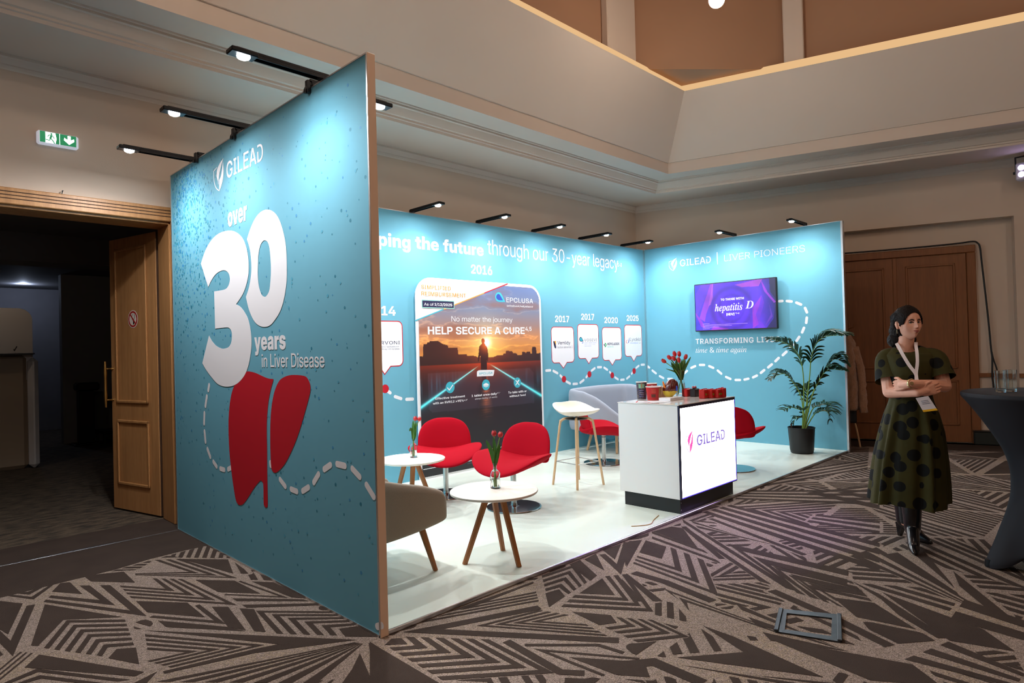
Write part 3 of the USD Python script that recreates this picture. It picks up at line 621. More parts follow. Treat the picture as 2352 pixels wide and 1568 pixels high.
def gilead_word(pl, c0, c1, ct, off=.0016):
    """wordmark whose last letter is an open D"""
    g = glyphs('GILEA', 560, spacing=.05); x1 = g.bounds[2]
    Dd = outline([(.10, .86, 1), (.10, 1.0, 1), (.42, 1.0), (.70, .86), (.80, .5), (.70, .16), (.42, .0), (.08, .0, 1), (.08, .62, 1), (.22, .62, 1), (.22, .13, 1), (.42, .14), (.60, .26), (.655, .5), (.60, .74), (.42, .87)], 5)
    g = unary_union([g, affinity.translate(Polygon(Dd).buffer(0), x1+.05, 0)])
    a0, z0 = pl.px(*c0); a1, z1 = pl.px(*c1); zt = pl.px(*ct)[1]; b = g.bounds
    g = affinity.scale(affinity.translate(g, -b[0], 0), (a1-a0)/(b[2]-b[0]), zt-z0, origin=(0, 0))
    return pl.sheet(affinity.translate(g, a0, (z0+z1)/2), off, .0012)

# --- left wall print
ZA, ZB = ((440, 460), .28056), ((440, 820), .24229)
three = PL.zoom(outline([(78, 517, 1), (115, 410), (165, 325), (230, 268), (310, 247), (370, 262), (420, 310), (452, 390), (468, 490), (468, 600), (450, 690), (420, 770), (367, 850, 1), (402, 870), (440, 920), (470, 985), (488, 1080), (493, 1170), (485, 1260), (465, 1360), (430, 1440), (370, 1503), (295, 1525), (220, 1505), (160, 1440), (120, 1385), (90, 1332, 1), (145, 1105, 1), (170, 1150), (205, 1190), (245, 1211), (270, 1213), (305, 1200), (326, 1165), (333, 1110), (328, 1070), (312, 1046), (285, 1040), (195, 1050, 1), (187, 745, 1), (270, 730), (300, 705), (315, 660), (313, 620), (300, 590), (275, 573), (245, 576), (205, 600), (170, 645), (138, 710, 1)], 4), *ZA)
zo = PL.zoom(outline([(455, 318, 1), (482, 235), (520, 152), (565, 97), (620, 75), (675, 95), (720, 157), (755, 265), (775, 380), (782, 520), (780, 660), (760, 800), (730, 900), (690, 970), (645, 1022), (597, 1036), (550, 1022), (510, 980), (472, 895), (447, 790, 1), (470, 720), (485, 640), (492, 550), (485, 440), (472, 372)], 4), *ZA)
zi = PL.zoom(outline([(545, 540), (550, 440), (565, 370), (585, 336), (600, 328), (622, 338), (638, 380), (648, 470), (652, 570), (648, 660), (638, 740), (615, 782), (597, 788), (575, 770), (555, 710), (545, 630)], 4), *ZA)
obj('numeral', PL.sheet(Polygon(three).buffer(0), .0042), M['print'], wl, label='big white 3'); obj('numeral', PL.sheet(Polygon(zo, [zi]).buffer(0), .0042), M['print'], wl, label='big white 0')
l1 = PL.zoom(outline([(525, 137), (560, 137), (610, 150), (680, 182), (730, 202), (778, 207, 1), (775, 225), (752, 310), (731, 420), (718, 560), (714, 700), (717, 850), (719, 1100), (724, 1390), (715, 1420), (705, 1425), (692, 1410), (685, 1375), (683, 1220), (675, 1185), (660, 1170), (645, 1178), (600, 1232), (550, 1310), (500, 1382), (468, 1402), (440, 1390), (420, 1345), (400, 1230), (380, 1080), (360, 880), (352, 650), (360, 480), (385, 330), (425, 240), (480, 170)], 4), *ZB)
l2 = PL.zoom(outline([(860, 200), (915, 175), (985, 168), (1070, 178), (1100, 200), (1122, 245), (1130, 300), (1115, 380), (1080, 510), (1030, 680), (980, 820), (925, 940), (880, 1020), (830, 1075), (795, 1095), (770, 1080), (756, 1030), (750, 900), (748, 700), (755, 520), (775, 380), (800, 290), (830, 230)], 4), *ZB)
obj('liver_lobe', PL.sheet(Polygon(l1).buffer(0), .0034, .0006), M['red'], wl); obj('liver_lobe', PL.sheet(Polygon(l2).buffer(0), .0034, .0006), M['red'], wl)
dash(PL, wl, [((168, 265), (160, 312)), ((146, 372), (133, 461)), ((123, 530), (120, 628)), ((124, 703), (134, 800)), ((152, 870), (179, 945)), ((208, 990), (239, 1036)), ((274, 1055), (312, 1068)), ((348, 1062), (376, 1046)), ((749, 1000), (752, 1025)), ((840, 1158), (890, 1224)), ((945, 1250), (1000, 1272)), ((1054, 1268), (1110, 1232)), ((1160, 1186), (1206, 1108)), ((1258, 1062), (1318, 1020)), ((1380, 1012), (1455, 1030)), ((1525, 1056), (1595, 1134)), ((1660, 1210), (1728, 1322))], *ZB, .036)
dash(PL, wl, [((2316, 637), (2345, 630))], (0, 1200), .37415, .036)
obj('lettering', lettering(PL, 'over', (524, 520), (568, 507), (545, 478), 900, capital=False, off=.003), M['print'], wl, label='white word over')
obj('lettering', lettering(PL, 'years', (585, 803), (657, 803), (620, 770), 900, capital=False, off=.003), M['print'], wl, label='white word years')
obj('lettering', lettering(PL, 'in Liver Disease', (602, 844), (746, 842), (640, 813), 500, off=.003), M['print'], wl, label='white words in Liver Disease')
ga, gz = PL.px(491, 384)[0], PL.px(503, 440)[1]; gb, gt = PL.px(514, 360)[0], PL.px(512, 364)[1]
TL = lambda x, y: (ga+(gb-ga)*x, gz+(gt-gz)*(y+.32)/1.65)
obj('leaf_mark', [PL.sheet(g, .003) for g in leaf_shield(PL, TL)], M['print'], wl)
obj('wordmark', gilead_word(PL, (521, 408), (605, 370), (521, 371), .003), M['print'], wl)
# spray of printed dots, dense in the upper left corner
r3 = np.random.default_rng(5); spray = [[], [], []]
for i in range(2600):
    a = -D+abs(r3.normal(0, .75)) if i < 2100 else r3.uniform(-D, -.03)
    z = H-.02-abs(r3.normal(0, .75)) if i < 2100 else r3.uniform(.15, 2.95)
    dens = math.hypot(a+D, (H-z)*.85)
    if a > -.03 or z < .1 or (i < 2100 and r3.random() < .55*dens): continue
    r = r3.uniform(.004, .0135)*(1.5 if r3.random() < .12 and dens < .6 else 1)*(1 if i < 2100 else .8)
    spray[r3.integers(3)].append(Point(a, z).buffer(r, quad_segs=2))
for k, c in enumerate((s(44, 128, 152), s(58, 142, 190), s(76, 162, 190))):
    obj('printed_dots', PL.sheet(unary_union(spray[k]), .0008+.0006*k, .0004), mat(f'spray_{k}', c, .6), wl, kind='stuff')
# --- back wall print
ZC, ZD = ((1250, 700), .12752), ((820, 440), .3316)
obj('lettering', lettering(PB, 'the future', (954, 573), (1111, 586), (956, 543), 850, size=120), M['print'], wb, label='bold white words the future')
gs, gp = glyphs('Shaping', 850).bounds, glyphs('Sha', 850, size=96).bounds
ap, ag = PB.px(868, 562)[0], PB.px(943, 571)[0]; aS = ag-(ag-ap)*gs[2]/(gs[2]-gp[2]-.06); gsh = glyphs('Shaping', 850, size=120); zb_ = (PB.px(874, 562)[1]+PB.px(1111, 586)[1])/2; ht_ = PB.px(956, 543)[1]-PB.px(956, 573)[1]
obj('lettering', PB.sheet(affinity.translate(affinity.scale(affinity.translate(gsh, -gsh.bounds[0], 0), (ag-aS)/(gsh.bounds[2]-gsh.bounds[0]), ht_, origin=(0, 0)), aS, PB.px(954, 573)[1]), .0015, .0012), M['print'], wb, label='bold white word Shaping, partly hidden')
obj('lettering', lettering(PB, 'through our 30-year legacy', (1120, 586), (1420, 616), (1150, 556), 400), M['print'], wb, label='thin white words through our 30-year legacy')
obj('lettering', lettering(PB, '1\u20133', (1419, 612), (1428, 612), (1421, 604), 500), M['print'], wb)
for t, b0, b1, tp in (('2016', (1082, 629), (1131, 631), (1084, 608)), ('2014', (839, 724), (909, 724), (880, 703))):
    obj('year', lettering(PB, t, b0, b1, tp, 800), M['print'], wb, label='white year '+t)
yrs = [('2017', (195, 312), (450, 312), (195, 192)), ('2017', (665, 270), (900, 272), (665, 156)), ('2020', (1082, 330), (1328, 330), (1082, 220)), ('2025', (1485, 288), (1700, 292), (1485, 184))]
for t, b0, b1, tp in yrs:
    c = [(1250+.12752*p[0], 700+.12752*p[1]) for p in (b0, b1, tp)]
    obj('year', lettering(PB, t, *c, 800), M['print'], wb, label='white year '+t)
def bubble(TLp, BRp, tip, br0, br1, org, k, a0=None):
    a, zt = PB.px(org[0]+k*TLp[0], org[1]+k*TLp[1]); b, zb = PB.px(org[0]+k*BRp[0], org[1]+k*BRp[1]); t = PB.px(org[0]+k*tip[0], org[1]+k*tip[1])
    if a0 is not None: a = a0
    x0, x1 = PB.px(org[0]+k*br0, org[1]+k*BRp[1])[0], PB.px(org[0]+k*br1, org[1]+k*BRp[1])[0]
    g = rrect(a, b, zb, zt, min(.065, (b-a)*.18)).union(Polygon([(x0, zb+.01), (t[0], t[1]), (x1, zb+.01)]))
    q = obj('speech_bubble', PB.sheet(g, .001, .0006), M['red'], wb)
    obj('face', PB.sheet(g.buffer(-.010, join_style='mitre'), .0018, .0006), M['print'], q)
    return q
bb_ = [bubble((118, 390), (547, 1033), (347, 1148), 262, 420, *ZC), bubble((592, 342), (990, 958), (805, 1068), 735, 872, *ZC), bubble((1035, 400), (1400, 990), (1228, 1093), 1160, 1290, *ZC), bubble((1437, 355), (1768, 920), (1615, 1023), 1553, 1672, *ZC)]
b0_ = bubble((322, 895), (322, 1208), (192, 1270), 150, 240, *ZD, a0=PB.px(862, 745)[0]-.06-(PB.px(927, 745)[0]-PB.px(883, 745)[0])*.9)
def ztext(par, t, b0, b1, tp, m, w=400, org=ZC, **k):
    c = [(org[0][0]+org[1]*p[0], org[0][1]+org[1]*p[1]) for p in (b0, b1, tp)]
    obj('lettering', lettering(PB, t, *c, w, off=.0026, size=64, **k), M[m], par)
def zshape(par, name, pts, m, org=ZC, off=.0026): obj(name, PB.sheet(Polygon(PB.zoom(outline(pts, 4), *org)).buffer(0), off, .0006), M[m], par)
q = bb_[0]; ztext(q, 'Vemlidy', (238, 710), (468, 712), (238, 648), 'navy', 400); ztext(q, 'tenofovir alafenamide', (238, 780), (482, 778), (238, 742), 'grey', 300); ztext(q, '25 mg', (488, 745), (515, 745), (488, 736), 'grey'); ztext(q, 'tablets', (488, 774), (515, 774), (488, 765), 'grey')
zshape(q, 'emblem', [(182, 652, 1), (210, 648, 1), (210, 745, 1), (195, 700)], 'gold'); zshape(q, 'emblem', [(162, 655, 1), (185, 660), (212, 745), (212, 782, 1), (190, 775), (172, 720)], 'navy')
q = bb_[1]; ztext(q, 'VOSEVI', (722, 657), (950, 655), (722, 608), 'grey', 400, spacing=.18); ztext(q, 'sofosbuvir / velpatasvir / voxilaprevir', (722, 690), (945, 688), (722, 674), 'lilac'); ztext(q, '400 mg  /  100 mg  /  100 mg', (722, 718), (915, 716), (722, 706), 'lilac'); ztext(q, 'comprimés pelliculés', (724, 745), (846, 743), (724, 732), 'lilac')
zshape(q, 'emblem', [(632, 620), (640, 590), (658, 578), (680, 600), (705, 655, 1), (660, 658), (640, 645)], 'navy'); zshape(q, 'emblem', [(640, 622), (646, 598), (658, 588), (676, 606), (694, 649, 1), (662, 650), (646, 640)], 'tealp', off=.0034); zshape(q, 'emblem', [(680, 672, 1), (708, 668, 1), (700, 690), (685, 700)], 'lilac')
q = bb_[2]; ztext(q, 'HEPCLUDEX', (1137, 724), (1352, 720), (1137, 683), 'navy', 700); ztext(q, 'bulevirtide 2mg', (1140, 764), (1245, 762), (1140, 742), 'mint', 500)
zshape(q, 'emblem', [(1072, 720), (1078, 700, 1), (1090, 720), (1088, 745, 1)], 'navy'); zshape(q, 'emblem', [(1085, 690), (1105, 686), (1120, 715), (1112, 750), (1095, 760), (1084, 755, 1), (1100, 730), (1098, 705)], 'green')
q = bb_[3]; ztext(q, 'Lyvdelzi', (1548, 655), (1738, 642), (1548, 592), 'grey', 400, shear=.15); ztext(q, 'seladelpar', (1548, 700), (1692, 696), (1548, 668), 'lilac', 400); ztext(q, 'capsules', (1704, 692), (1738, 690), (1704, 682), 'grey')
zshape(q, 'emblem', [(1478, 650), (1488, 632), (1502, 632, 1), (1488, 645), (1482, 668), (1495, 690), (1500, 697, 1), (1484, 690), (1475, 670)], 'coral'); zshape(q, 'emblem', [(1532, 592, 1), (1536, 592, 1), (1528, 650), (1518, 682), (1498, 690, 1), (1512, 675), (1520, 640)], 'blue')
ztext(b0_, 'HARVONI', (103, 1058), (296, 1057), (150, 1034), 'navy', 400, ZD, spacing=.1); ztext(b0_, 'ledipasvir / sofosbuvir', (112, 1079), (292, 1078), (160, 1068), 'grey', 400, ZD); ztext(b0_, '90 mg / 400 mg tablets', (172, 1094), (293, 1093), (172, 1085), 'grey', 400, ZD)
dash(PB, wb, [((35, 1183), (108, 1177)), ((165, 1188), (238, 1229)), ((290, 1271), (322, 1306)), ((400, 1380), (466, 1416)), ((524, 1424), (593, 1420)), ((648, 1401), (711, 1352)), ((757, 1302), (783, 1265)), ((853, 1184), (910, 1140)), ((963, 1122), (1027, 1120)), ((1079, 1130), (1137, 1168)), ((1180, 1207), (1203, 1238)), ((1275, 1304), (1330, 1341)), ((1380, 1350), (1437, 1345)), ((1488, 1326), (1537, 1285)), ((1575, 1238), (1593, 1210)), ((1655, 1133), (1704, 1095)), ((1748, 1078), (1802, 1075))], *ZC, .036)
dash(PB, wb, [((205, 1375), (230, 1393)), ((264, 1419), (305, 1433)), ((343, 1438), (386, 1436))], *ZD, .036)
for x, y in ((1250+.12752*355, 700+.12752*1337), (1250+.12752*813, 700+.12752*1249), (1250+.12752*1224, 700+.12752*1267), (1250+.12752*1618, 700+.12752*1190), (820+.3316*195, 440+.3316*1365)):
    obj('timeline_dot', PB.sheet(Point(*PB.px(x, y)).buffer(.046), .0022, .0006), M['red'], wb)
# --- right wall print
ZE = ((1400, 480), .26781)
dash(PR, wr, [((1456, 790), (1482, 788)), ((1521, 788), (1561, 792)), ((1603, 802), (1642, 818)), ((1677, 848), (1693, 885)), ((1692, 931), (1687, 975)), ((1668, 1018), (1652, 1057)), ((1627, 1096), (1605, 1129)), ((1575, 1162), (1550, 1190)), ((1517, 1223), (1486, 1252)), ((1451, 1276), (1423, 1304)), ((1392, 1331), (1361, 1357)), ((1327, 1380), (1298, 1404)), ((1264, 1427), (1231, 1443)), ((1191, 1454), (1158, 1462)), ((1119, 1465), (1081, 1465)), ((1037, 1456), (999, 1439)), ((959, 1411), (928, 1384)), ((890, 1361), (855, 1346)), ((812, 1336), (775, 1336)), ((735, 1346), (701, 1361)), ((665, 1387), (640, 1409)), ((537, 1456), (503, 1455)), ((462, 1449), (431, 1432)), ((398, 1408), (368, 1384)), ((341, 1359), (327, 1348))], *ZE, .036)
ga, gt = PR.px(1536, 600)[0], PR.px(1554, 592)[1]; gb, gz = PR.px(1555, 600)[0], PR.px(1545, 622)[1]
obj('leaf_mark', [PR.sheet(g, .0016) for g in leaf_shield(PR, lambda x, y: (ga+(gb-ga)*x, gz+(gt-gz)*(y+.32)/1.65))], M['print'], wr)
obj('wordmark', gilead_word(PR, (1562, 611), (1633, 604), (1562, 596)), M['print'], wr)
a_, z_ = PR.px(1648, 607); obj('divider_line', PR.sheet(sbox(a_-.006, z_, a_+.006, PR.px(1647, 579)[1]), .001), M['print'], wr)
obj('lettering', lettering(PR, 'LIVER PIONEERS', (1664, 600), (1849, 577), (1664, 586), 250, spacing=.05), M['print'], wr, label='thin white words LIVER PIONEERS')
obj('lettering', lettering(PR, 'TRANSFORMING LIVES', (1598, 790), (1791, 785), (1598, 778), 750, spacing=.08), M['print'], wr, label='white words TRANSFORMING LIVES')
def ital(t, bold=False):
    o = ''
    for c in t:
        if c == 'h' and not bold: o += '\u210e'
        elif 'a' <= c <= 'z': o += chr((0x1D482 if bold else 0x1D44E)+ord(c)-97)
        elif 'A' <= c <= 'Z': o += chr((0x1D468 if bold else 0x1D434)+ord(c)-65)
        else: o += c
    return o
MATHF = 'NotoSansMath-Regular'
obj('lettering', lettering(PR, ital('time & time again'), (1598, 810), (1715, 808), (1650, 797), 400, MATHF, capital=False), M['print'], wr, label='italic white words time & time again')

# --- tall rounded poster leaning on the back wall
PP = Plane((0, D-.035, 0), (1, 0, 0))
pa0, pa1, pz0, pz1 = 2.47, 4.54, .024, 2.285
ps = thing('poster', 'tall rounded sunset poster standing against the back wall behind the red chairs', 'poster')
body = rrect(pa0, pa1, pz0-.2, pz1, .22).intersection(sbox(0, pz0, 9, 9))
obj('board', PP.sheet(body, -.03, .03), M['print'], ps)
inner = rrect(pa0+.03, pa1-.03, pz0-.2, pz1-.03, .19).intersection(sbox(0, pz0+.012, 9, 9))
NX, NZ = 300, 330
gx, gz_ = np.meshgrid(np.linspace(pa0+.03, pa1-.03, NX), np.linspace(pz0+.012, pz1-.03, NZ))
def px2(org, k, pts): return [tuple(PP.px(org[0]+k*p[0], org[1]+k*p[1])) for p in pts]
Z6, Z7 = ((920, 600), .16580), ((920, 840), .18499)
sun = np.array(px2(*Z6, [(1190, 1130)])[0]); hz = px2(*Z6, [(1190, 1385)])[0][1]; van = np.array(px2(*Z6, [(1150, 1385)])[0])
def lerp(stops, x):
    xs = [q[0] for q in stops]; cs = np.array([q[1] for q in stops], float); return np.stack([np.interp(x, xs, cs[:, i]) for i in range(3)], -1)
h01 = (gz_-hz)/(pz1-hz)
C = lerp([(0, (238, 160, 70)), (.12, (232, 150, 66)), (.3, (206, 138, 92)), (.45, (160, 128, 122)), (.65, (122, 128, 152)), (1, (92, 112, 160))], h01)
nz = meshkit.fbm(np.stack([gx*1.6, gz_*6.5, gx*0], -1), 5, 3)
cl_ = np.clip((nz-.50)*6, 0, 1)*np.clip(h01*5, 0, 1)*np.clip(1.5-h01, 0, 1)
C = C*(1-.55*cl_[..., None])+np.array([150, 84, 62])*.55*cl_[..., None]
rim = np.exp(-((nz-.50)/.018)**2)*np.clip(h01*4, 0, 1)*np.clip(1.1-h01, 0, 1); C += rim[..., None]*np.array([70, 45, 15])*.8
ds = np.hypot(gx-sun[0], (gz_-sun[1])*1.05)
C += np.exp(-(ds/.28)**2)[..., None]*np.array([60, 70, 40])+np.exp(-(ds/.07)**2)[..., None]*np.array([120, 130, 170])
# ground and water
g01 = np.clip((hz-gz_)/(hz-pz0), 0, 1)
G = lerp([(0, (105, 32, 18)), (.08, (66, 26, 24)), (.2, (44, 26, 34)), (.45, (36, 30, 38)), (.7, (30, 26, 32)), (1, (24, 23, 30))], g01)
rd = np.abs(gx-van[0]-.02)/(.06+.75*g01)
road = np.clip(1-rd*3.0, 0, 1)*np.clip(1.15-1.9*g01, 0, 1)
rip = meshkit.fbm(np.stack([gx*2.2, gz_*70, gx*0], -1), 3, 9)
G = G+road[..., None]*np.array([205, 92, 22])*(.25+1.0*np.clip((rip-.38)*3.2, 0, 1))[..., None]
glow2 = np.exp(-np.abs(gz_-hz)/.16)*np.exp(-np.abs(gx-sun[0])/.55); G += glow2[..., None]*np.array([150, 45, 5])
for end, k in ((px2(*Z7, [(215, 545)])[0], 1), (px2(*Z7, [(1756, 372)])[0], 1)):
    st = np.array(px2(*Z6, [(1090, 1440)] if end[0] < van[0] else [(1225, 1415)])[0]); e = np.array(end)
    t = (gz_-st[1])/(e[1]-st[1]); xl = st[0]+(e[0]-st[0])*t; wd = .010+.05*np.clip(t, 0, 1.2)
    dd = np.abs(gx-xl)/wd*.85; on_ = np.clip(t*8, 0, 1)*np.clip((1.25-t)*4, 0, 1)
    G += (np.exp(-dd*dd*2.2)*on_)[..., None]*np.array([70, 190, 190])+(np.exp(-dd*.55)*on_)[..., None]*np.array([0, 62, 66])
    side = (gx-xl)*(-1 if end[0] < van[0] else 1)
    st2 = meshkit.noise(np.stack([gx*42, gz_*1.5, gx*0], -1), 4); up = np.clip(1-np.abs(g01-.22)/.16, 0, 1)*np.clip(side*3, 0, 1)
    G += (np.clip(st2-.5, 0, 1)*2*up)[..., None]*np.array([16, 78, 92])
C = np.where((gz_ < hz)[..., None], G, C)
# skyline
prof = np.array(px2(*Z6, [(200, 1270), (235, 1310), (310, 1320), (315, 1145), (365, 1145), (370, 1118), (400, 1118), (402, 1100), (520, 1105), (580, 1140), (655, 1165), (660, 1195), (790, 1190), (798, 1285), (915, 1288), (925, 1305), (1035, 1310), (1060, 1325), (1250, 1330), (1300, 1320), (1330, 1305), (1420, 1300), (1425, 1275), (1455, 1272), (1460, 1240), (1545, 1240), (1560, 1270), (1610, 1275), (1620, 1300), (1680, 1298), (1685, 1255), (1730, 1255), (1735, 1270), (1750, 1250), (1795, 1250), (1800, 1275), (1820, 1275), (1822, 1185), (1878, 1187), (1882, 1275), (1950, 1265)]))
o_ = np.argsort(prof[:, 0], kind='stable'); sky_h = np.interp(gx[0], prof[o_, 0], prof[o_, 1])
bm = (gz_ >= hz-.02) & (gz_ < sky_h[None, :])
near = np.exp(-np.abs(gx-sun[0])/.34)
C = np.where(bm[..., None], np.array([52, 26, 24])+near[..., None]*np.array([160, 62, 22])*(.5+.5*np.clip((gz_-hz)/.12, 0, 1))[..., None], C)
# walking figure
fig = [Polygon(px2(*Z6, outline([(1140, 1064), (1122, 1080), (1118, 1110), (1128, 1140), (1100, 1165), (1088, 1190), (1082, 1270), (1072, 1350), (1075, 1390), (1088, 1370), (1105, 1300), (1112, 1390), (1115, 1500), (1130, 1570), (1160, 1570), (1195, 1500), (1196, 1400), (1192, 1320), (1200, 1385), (1213, 1370), (1212, 1270), (1200, 1195), (1180, 1165), (1162, 1135), (1166, 1100), (1158, 1076)], 2))).buffer(0), Polygon(px2(*Z7, [(1003, 100), (1062, 100), (1068, 190), (1075, 290), (1050, 300), (1035, 180), (1000, 260), (985, 255), (1010, 160)])).buffer(0)]
fm = shapely.contains_xy(unary_union(fig), gx, gz_)
C = np.where(fm[..., None], np.array([58, 22, 20])+np.exp(-(ds/.12)**2)[..., None]*np.array([190, 90, 20]), C)
shd = np.exp(-((gx-px2(*Z7, [(1000, 400)])[0][0])/.05)**2)*np.clip((px2(*Z7, [(0, 260)])[0][1]-gz_)*6, 0, 1)*np.clip(1.2-2.0*g01, 0, 1); C = C*(1-.75*shd[..., None])
# frosted box behind the three claims
fbx = Polygon(px2(*Z7, [(340, 95), (1600, 28), (1650, 80), (1660, 460), (400, 580), (352, 540)])); C = np.where(shapely.contains_xy(fbx, gx, gz_)[..., None], C*.9+np.array([20, 17, 22]), C)
C = np.clip(C, 0, 255)/255; C = np.where(C <= .04045, C/12.92, ((C+.055)/1.055)**2.4)
def paint_sheet(name, plane, gx, gz, C, material, parent, off, keep=None):
    nz_, nx_ = gx.shape; v = (plane.o+gx.reshape(-1, 1)*plane.A+gz.reshape(-1, 1)*plane.Z+plane.N*off)
    i, j = np.meshgrid(np.arange(nz_-1), np.arange(nx_-1), indexing='ij'); a = (i*nx_+j).ravel(); f = np.vstack([np.stack([a, a+1, a+nx_+1], 1), np.stack([a, a+nx_+1, a+nx_], 1)])
    if keep is not None: k = keep.ravel(); f = f[k[f].all(1)]
    u, inv = np.unique(f, return_inverse=True); p = obj(name, (v[u], inv.reshape(-1, 3)), material, parent)
    UsdGeom.PrimvarsAPI(p).CreatePrimvar('paint', Sdf.ValueTypeNames.Color3fArray, 'vertex').Set(Vt.Vec3fArray.FromNumpy(C.reshape(-1, 3)[u].astype(np.float32)))
    return p
cut = [PP.px(953, 736), PP.px(1166, 651)]   # slanted edge of the white corner
side_ = (gx-cut[0][0])*(cut[1][1]-cut[0][1])-(gz_-cut[0][1])*(cut[1][0]-cut[0][0]) > 0
paint_sheet('sunset_print', PP, gx, gz_, C, painted('poster_print', .45), ps, .0003, shapely.contains_xy(inner, gx, gz_) & side_)
ln = LineString(cut); mid = ln.interpolate(.42, True); dd_ = (cut[1]-cut[0])/np.linalg.norm(cut[1]-cut[0]); nn_ = np.array([dd_[1], -dd_[0]])
for t0, t1, mm in ((0, .28, 'tealp'), (.28, .72, 'orange'), (.72, 1, 'red')):
    p, q = cut[0]+(cut[1]-cut[0])*t0, cut[0]+(cut[1]-cut[0])*t1; obj('slant_line', PP.sheet(LineString([p+nn_*.002, q+nn_*.002]).buffer(.006, cap_style='flat'), .0016, .0006), M[mm], ps)
def ptxt(t, b0, b1, tp, m='print', w=400, Z=Z6, **k):
    c = [(Z[0][0]+Z[1]*p[0], Z[0][1]+Z[1]*p[1]) for p in (b0, b1, tp)]; obj('lettering', lettering(PP, t, *c, w, off=.0026, **k), M[m], ps)
ptxt('SIMPLIFIED', (288, 380), (695, 402), (288, 325), 'orange', 500, spacing=.06); ptxt('REIMBURSEMENT', (288, 472), (910, 502), (288, 415), 'orange', 500, spacing=.06)
dbx = px2(*Z6, [(292, 530), (745, 655)]); tz = px2(*Z6, [(292, 642)])[0][1]
obj('date_box', PP.sheet(sbox(dbx[0][0], tz, dbx[1][0], dbx[0][1]), .0018, .0006), M['mint'], ps); obj('date_box', PP.sheet(sbox(dbx[0][0]+.008, tz+.008, dbx[1][0]-.008, dbx[0][1]-.008), .0022, .0006), M['navy'], ps)
ptxt('As of', (325, 610), (455, 616), (325, 572), w=400); ptxt('1/12/2025', (470, 614), (715, 624), (470, 576), w=750)
ptxt('EPCLUSA', (1465, 565), (1835, 582), (1465, 500), w=450, spacing=.06); ptxt('sofosbuvir/velpatasvir', (1470, 628), (1838, 640), (1470, 600), w=350)
def pshape(name, pts, m, Z=Z6, off=.0022, hole=None):
    g = Polygon(px2(*Z, outline(pts, 4))).buffer(0)
    if hole: g = g.difference(Polygon(px2(*Z, outline(hole, 4))).buffer(0))
    obj(name, PP.sheet(g, off, .0006), M[m], ps)
drop = [(1310, 490), (1322, 448), (1355, 428), (1395, 450), (1450, 562, 1), (1360, 560), (1322, 535)]
inn_ = [(1325, 492), (1335, 462), (1355, 450), (1378, 468), (1418, 540, 1), (1362, 538), (1335, 520)]
pshape('drop_emblem', drop, 'tealp', hole=inn_); pshape('drop_emblem', inn_, 'blue')
ptxt('No matter the journey', (705, 828), (1550, 845), (705, 756), w=350); ptxt('HELP SECURE A CURE', (378, 1006), (1720, 1012), (378, 897), w=750); ptxt('4,5', (1728, 962), (1815, 964), (1728, 905), w=650)
pshape('name_tag', [(960, 60), (1000, 52), (1150, 50), (1162, 70), (1150, 120), (1120, 126), (948, 132, 1), (948, 80)], 'print', Z7); ptxt('EPCLUSA', (978, 108), (1142, 100), (978, 80), 'tealp', 500, Z7, shear=.12)
for cx, cy in ((615, 267), (1060, 235), (1450, 207)):
    c = px2(*Z7, [(cx, cy)])[0]; obj('claim_icon', PP.sheet(Point(*c).buffer(.066), .0022, .0006), M['tealp'], ps)
def pline(pts, w, Z=Z7): obj('icon_line', PP.sheet(LineString(px2(*Z, pts)).buffer(w), .003, .0006), M['print'], ps)
pline([(582, 272), (605, 300), (648, 238)], .006); obj('icon_line', PP.sheet(unary_union([LineString(px2(*Z7, q)).buffer(w) for q, w in (([(1430, 180), (1472, 236)], .006), ([(1470, 180), (1430, 236)], .006), ([(1468, 178), (1450, 205)], .009))]), .003, .0006), M['print'], ps)
pshape('tablet_icon', [(1028, 232), (1060, 212), (1092, 228), (1092, 236), (1060, 250), (1028, 240)], 'print', Z7, .003); pshape('tablet_icon', [(1028, 246), (1060, 256), (1092, 242), (1088, 252), (1060, 264), (1034, 256)], 'print', Z7, .003)
ptxt('Effective treatment', (432, 412), (800, 396), (432, 384), w=700, Z=Z7); ptxt('with an SVR12 >95%', (400, 470), (785, 452), (400, 442), w=700, Z=Z7); ptxt('4,5\u00b0', (788, 432), (832, 430), (788, 416), w=600, Z=Z7)
ptxt('1 tablet once daily', (882, 380), (1195, 362), (882, 352), w=700, Z=Z7); ptxt('4\u2019,\u201d', (1198, 342), (1236, 340), (1198, 328), w=600, Z=Z7); ptxt('always during 12 weeks', (924, 412), (1200, 398), (924, 394), w=350, Z=Z7)
ptxt('To take with or', (1336, 342), (1566, 328), (1336, 314), w=700, Z=Z7); ptxt('without food', (1352, 386), (1552, 374), (1352, 360), w=700, Z=Z7)
ptxt('treatment of chronic hepatitis C virus (HCV) infection in patients', (690, 1078), (1500, 1000), (690, 1064), w=400, Z=Z7)
a0_ = PP.px(1010, 1058)[0]
zz = PP.px(1040, 1050)[1]
for k in range(3): ptxt('trademarks are the property of their respective owners', (830, 1140+k*22), (1420, 1092+k*22), (830, 1132+k*22), 'grey', 400, Z7)
obj('border_line', PP.sheet(sbox(pa0+.05, .130, pa1-.05, .137), .0022, .0006), M['print'], ps)

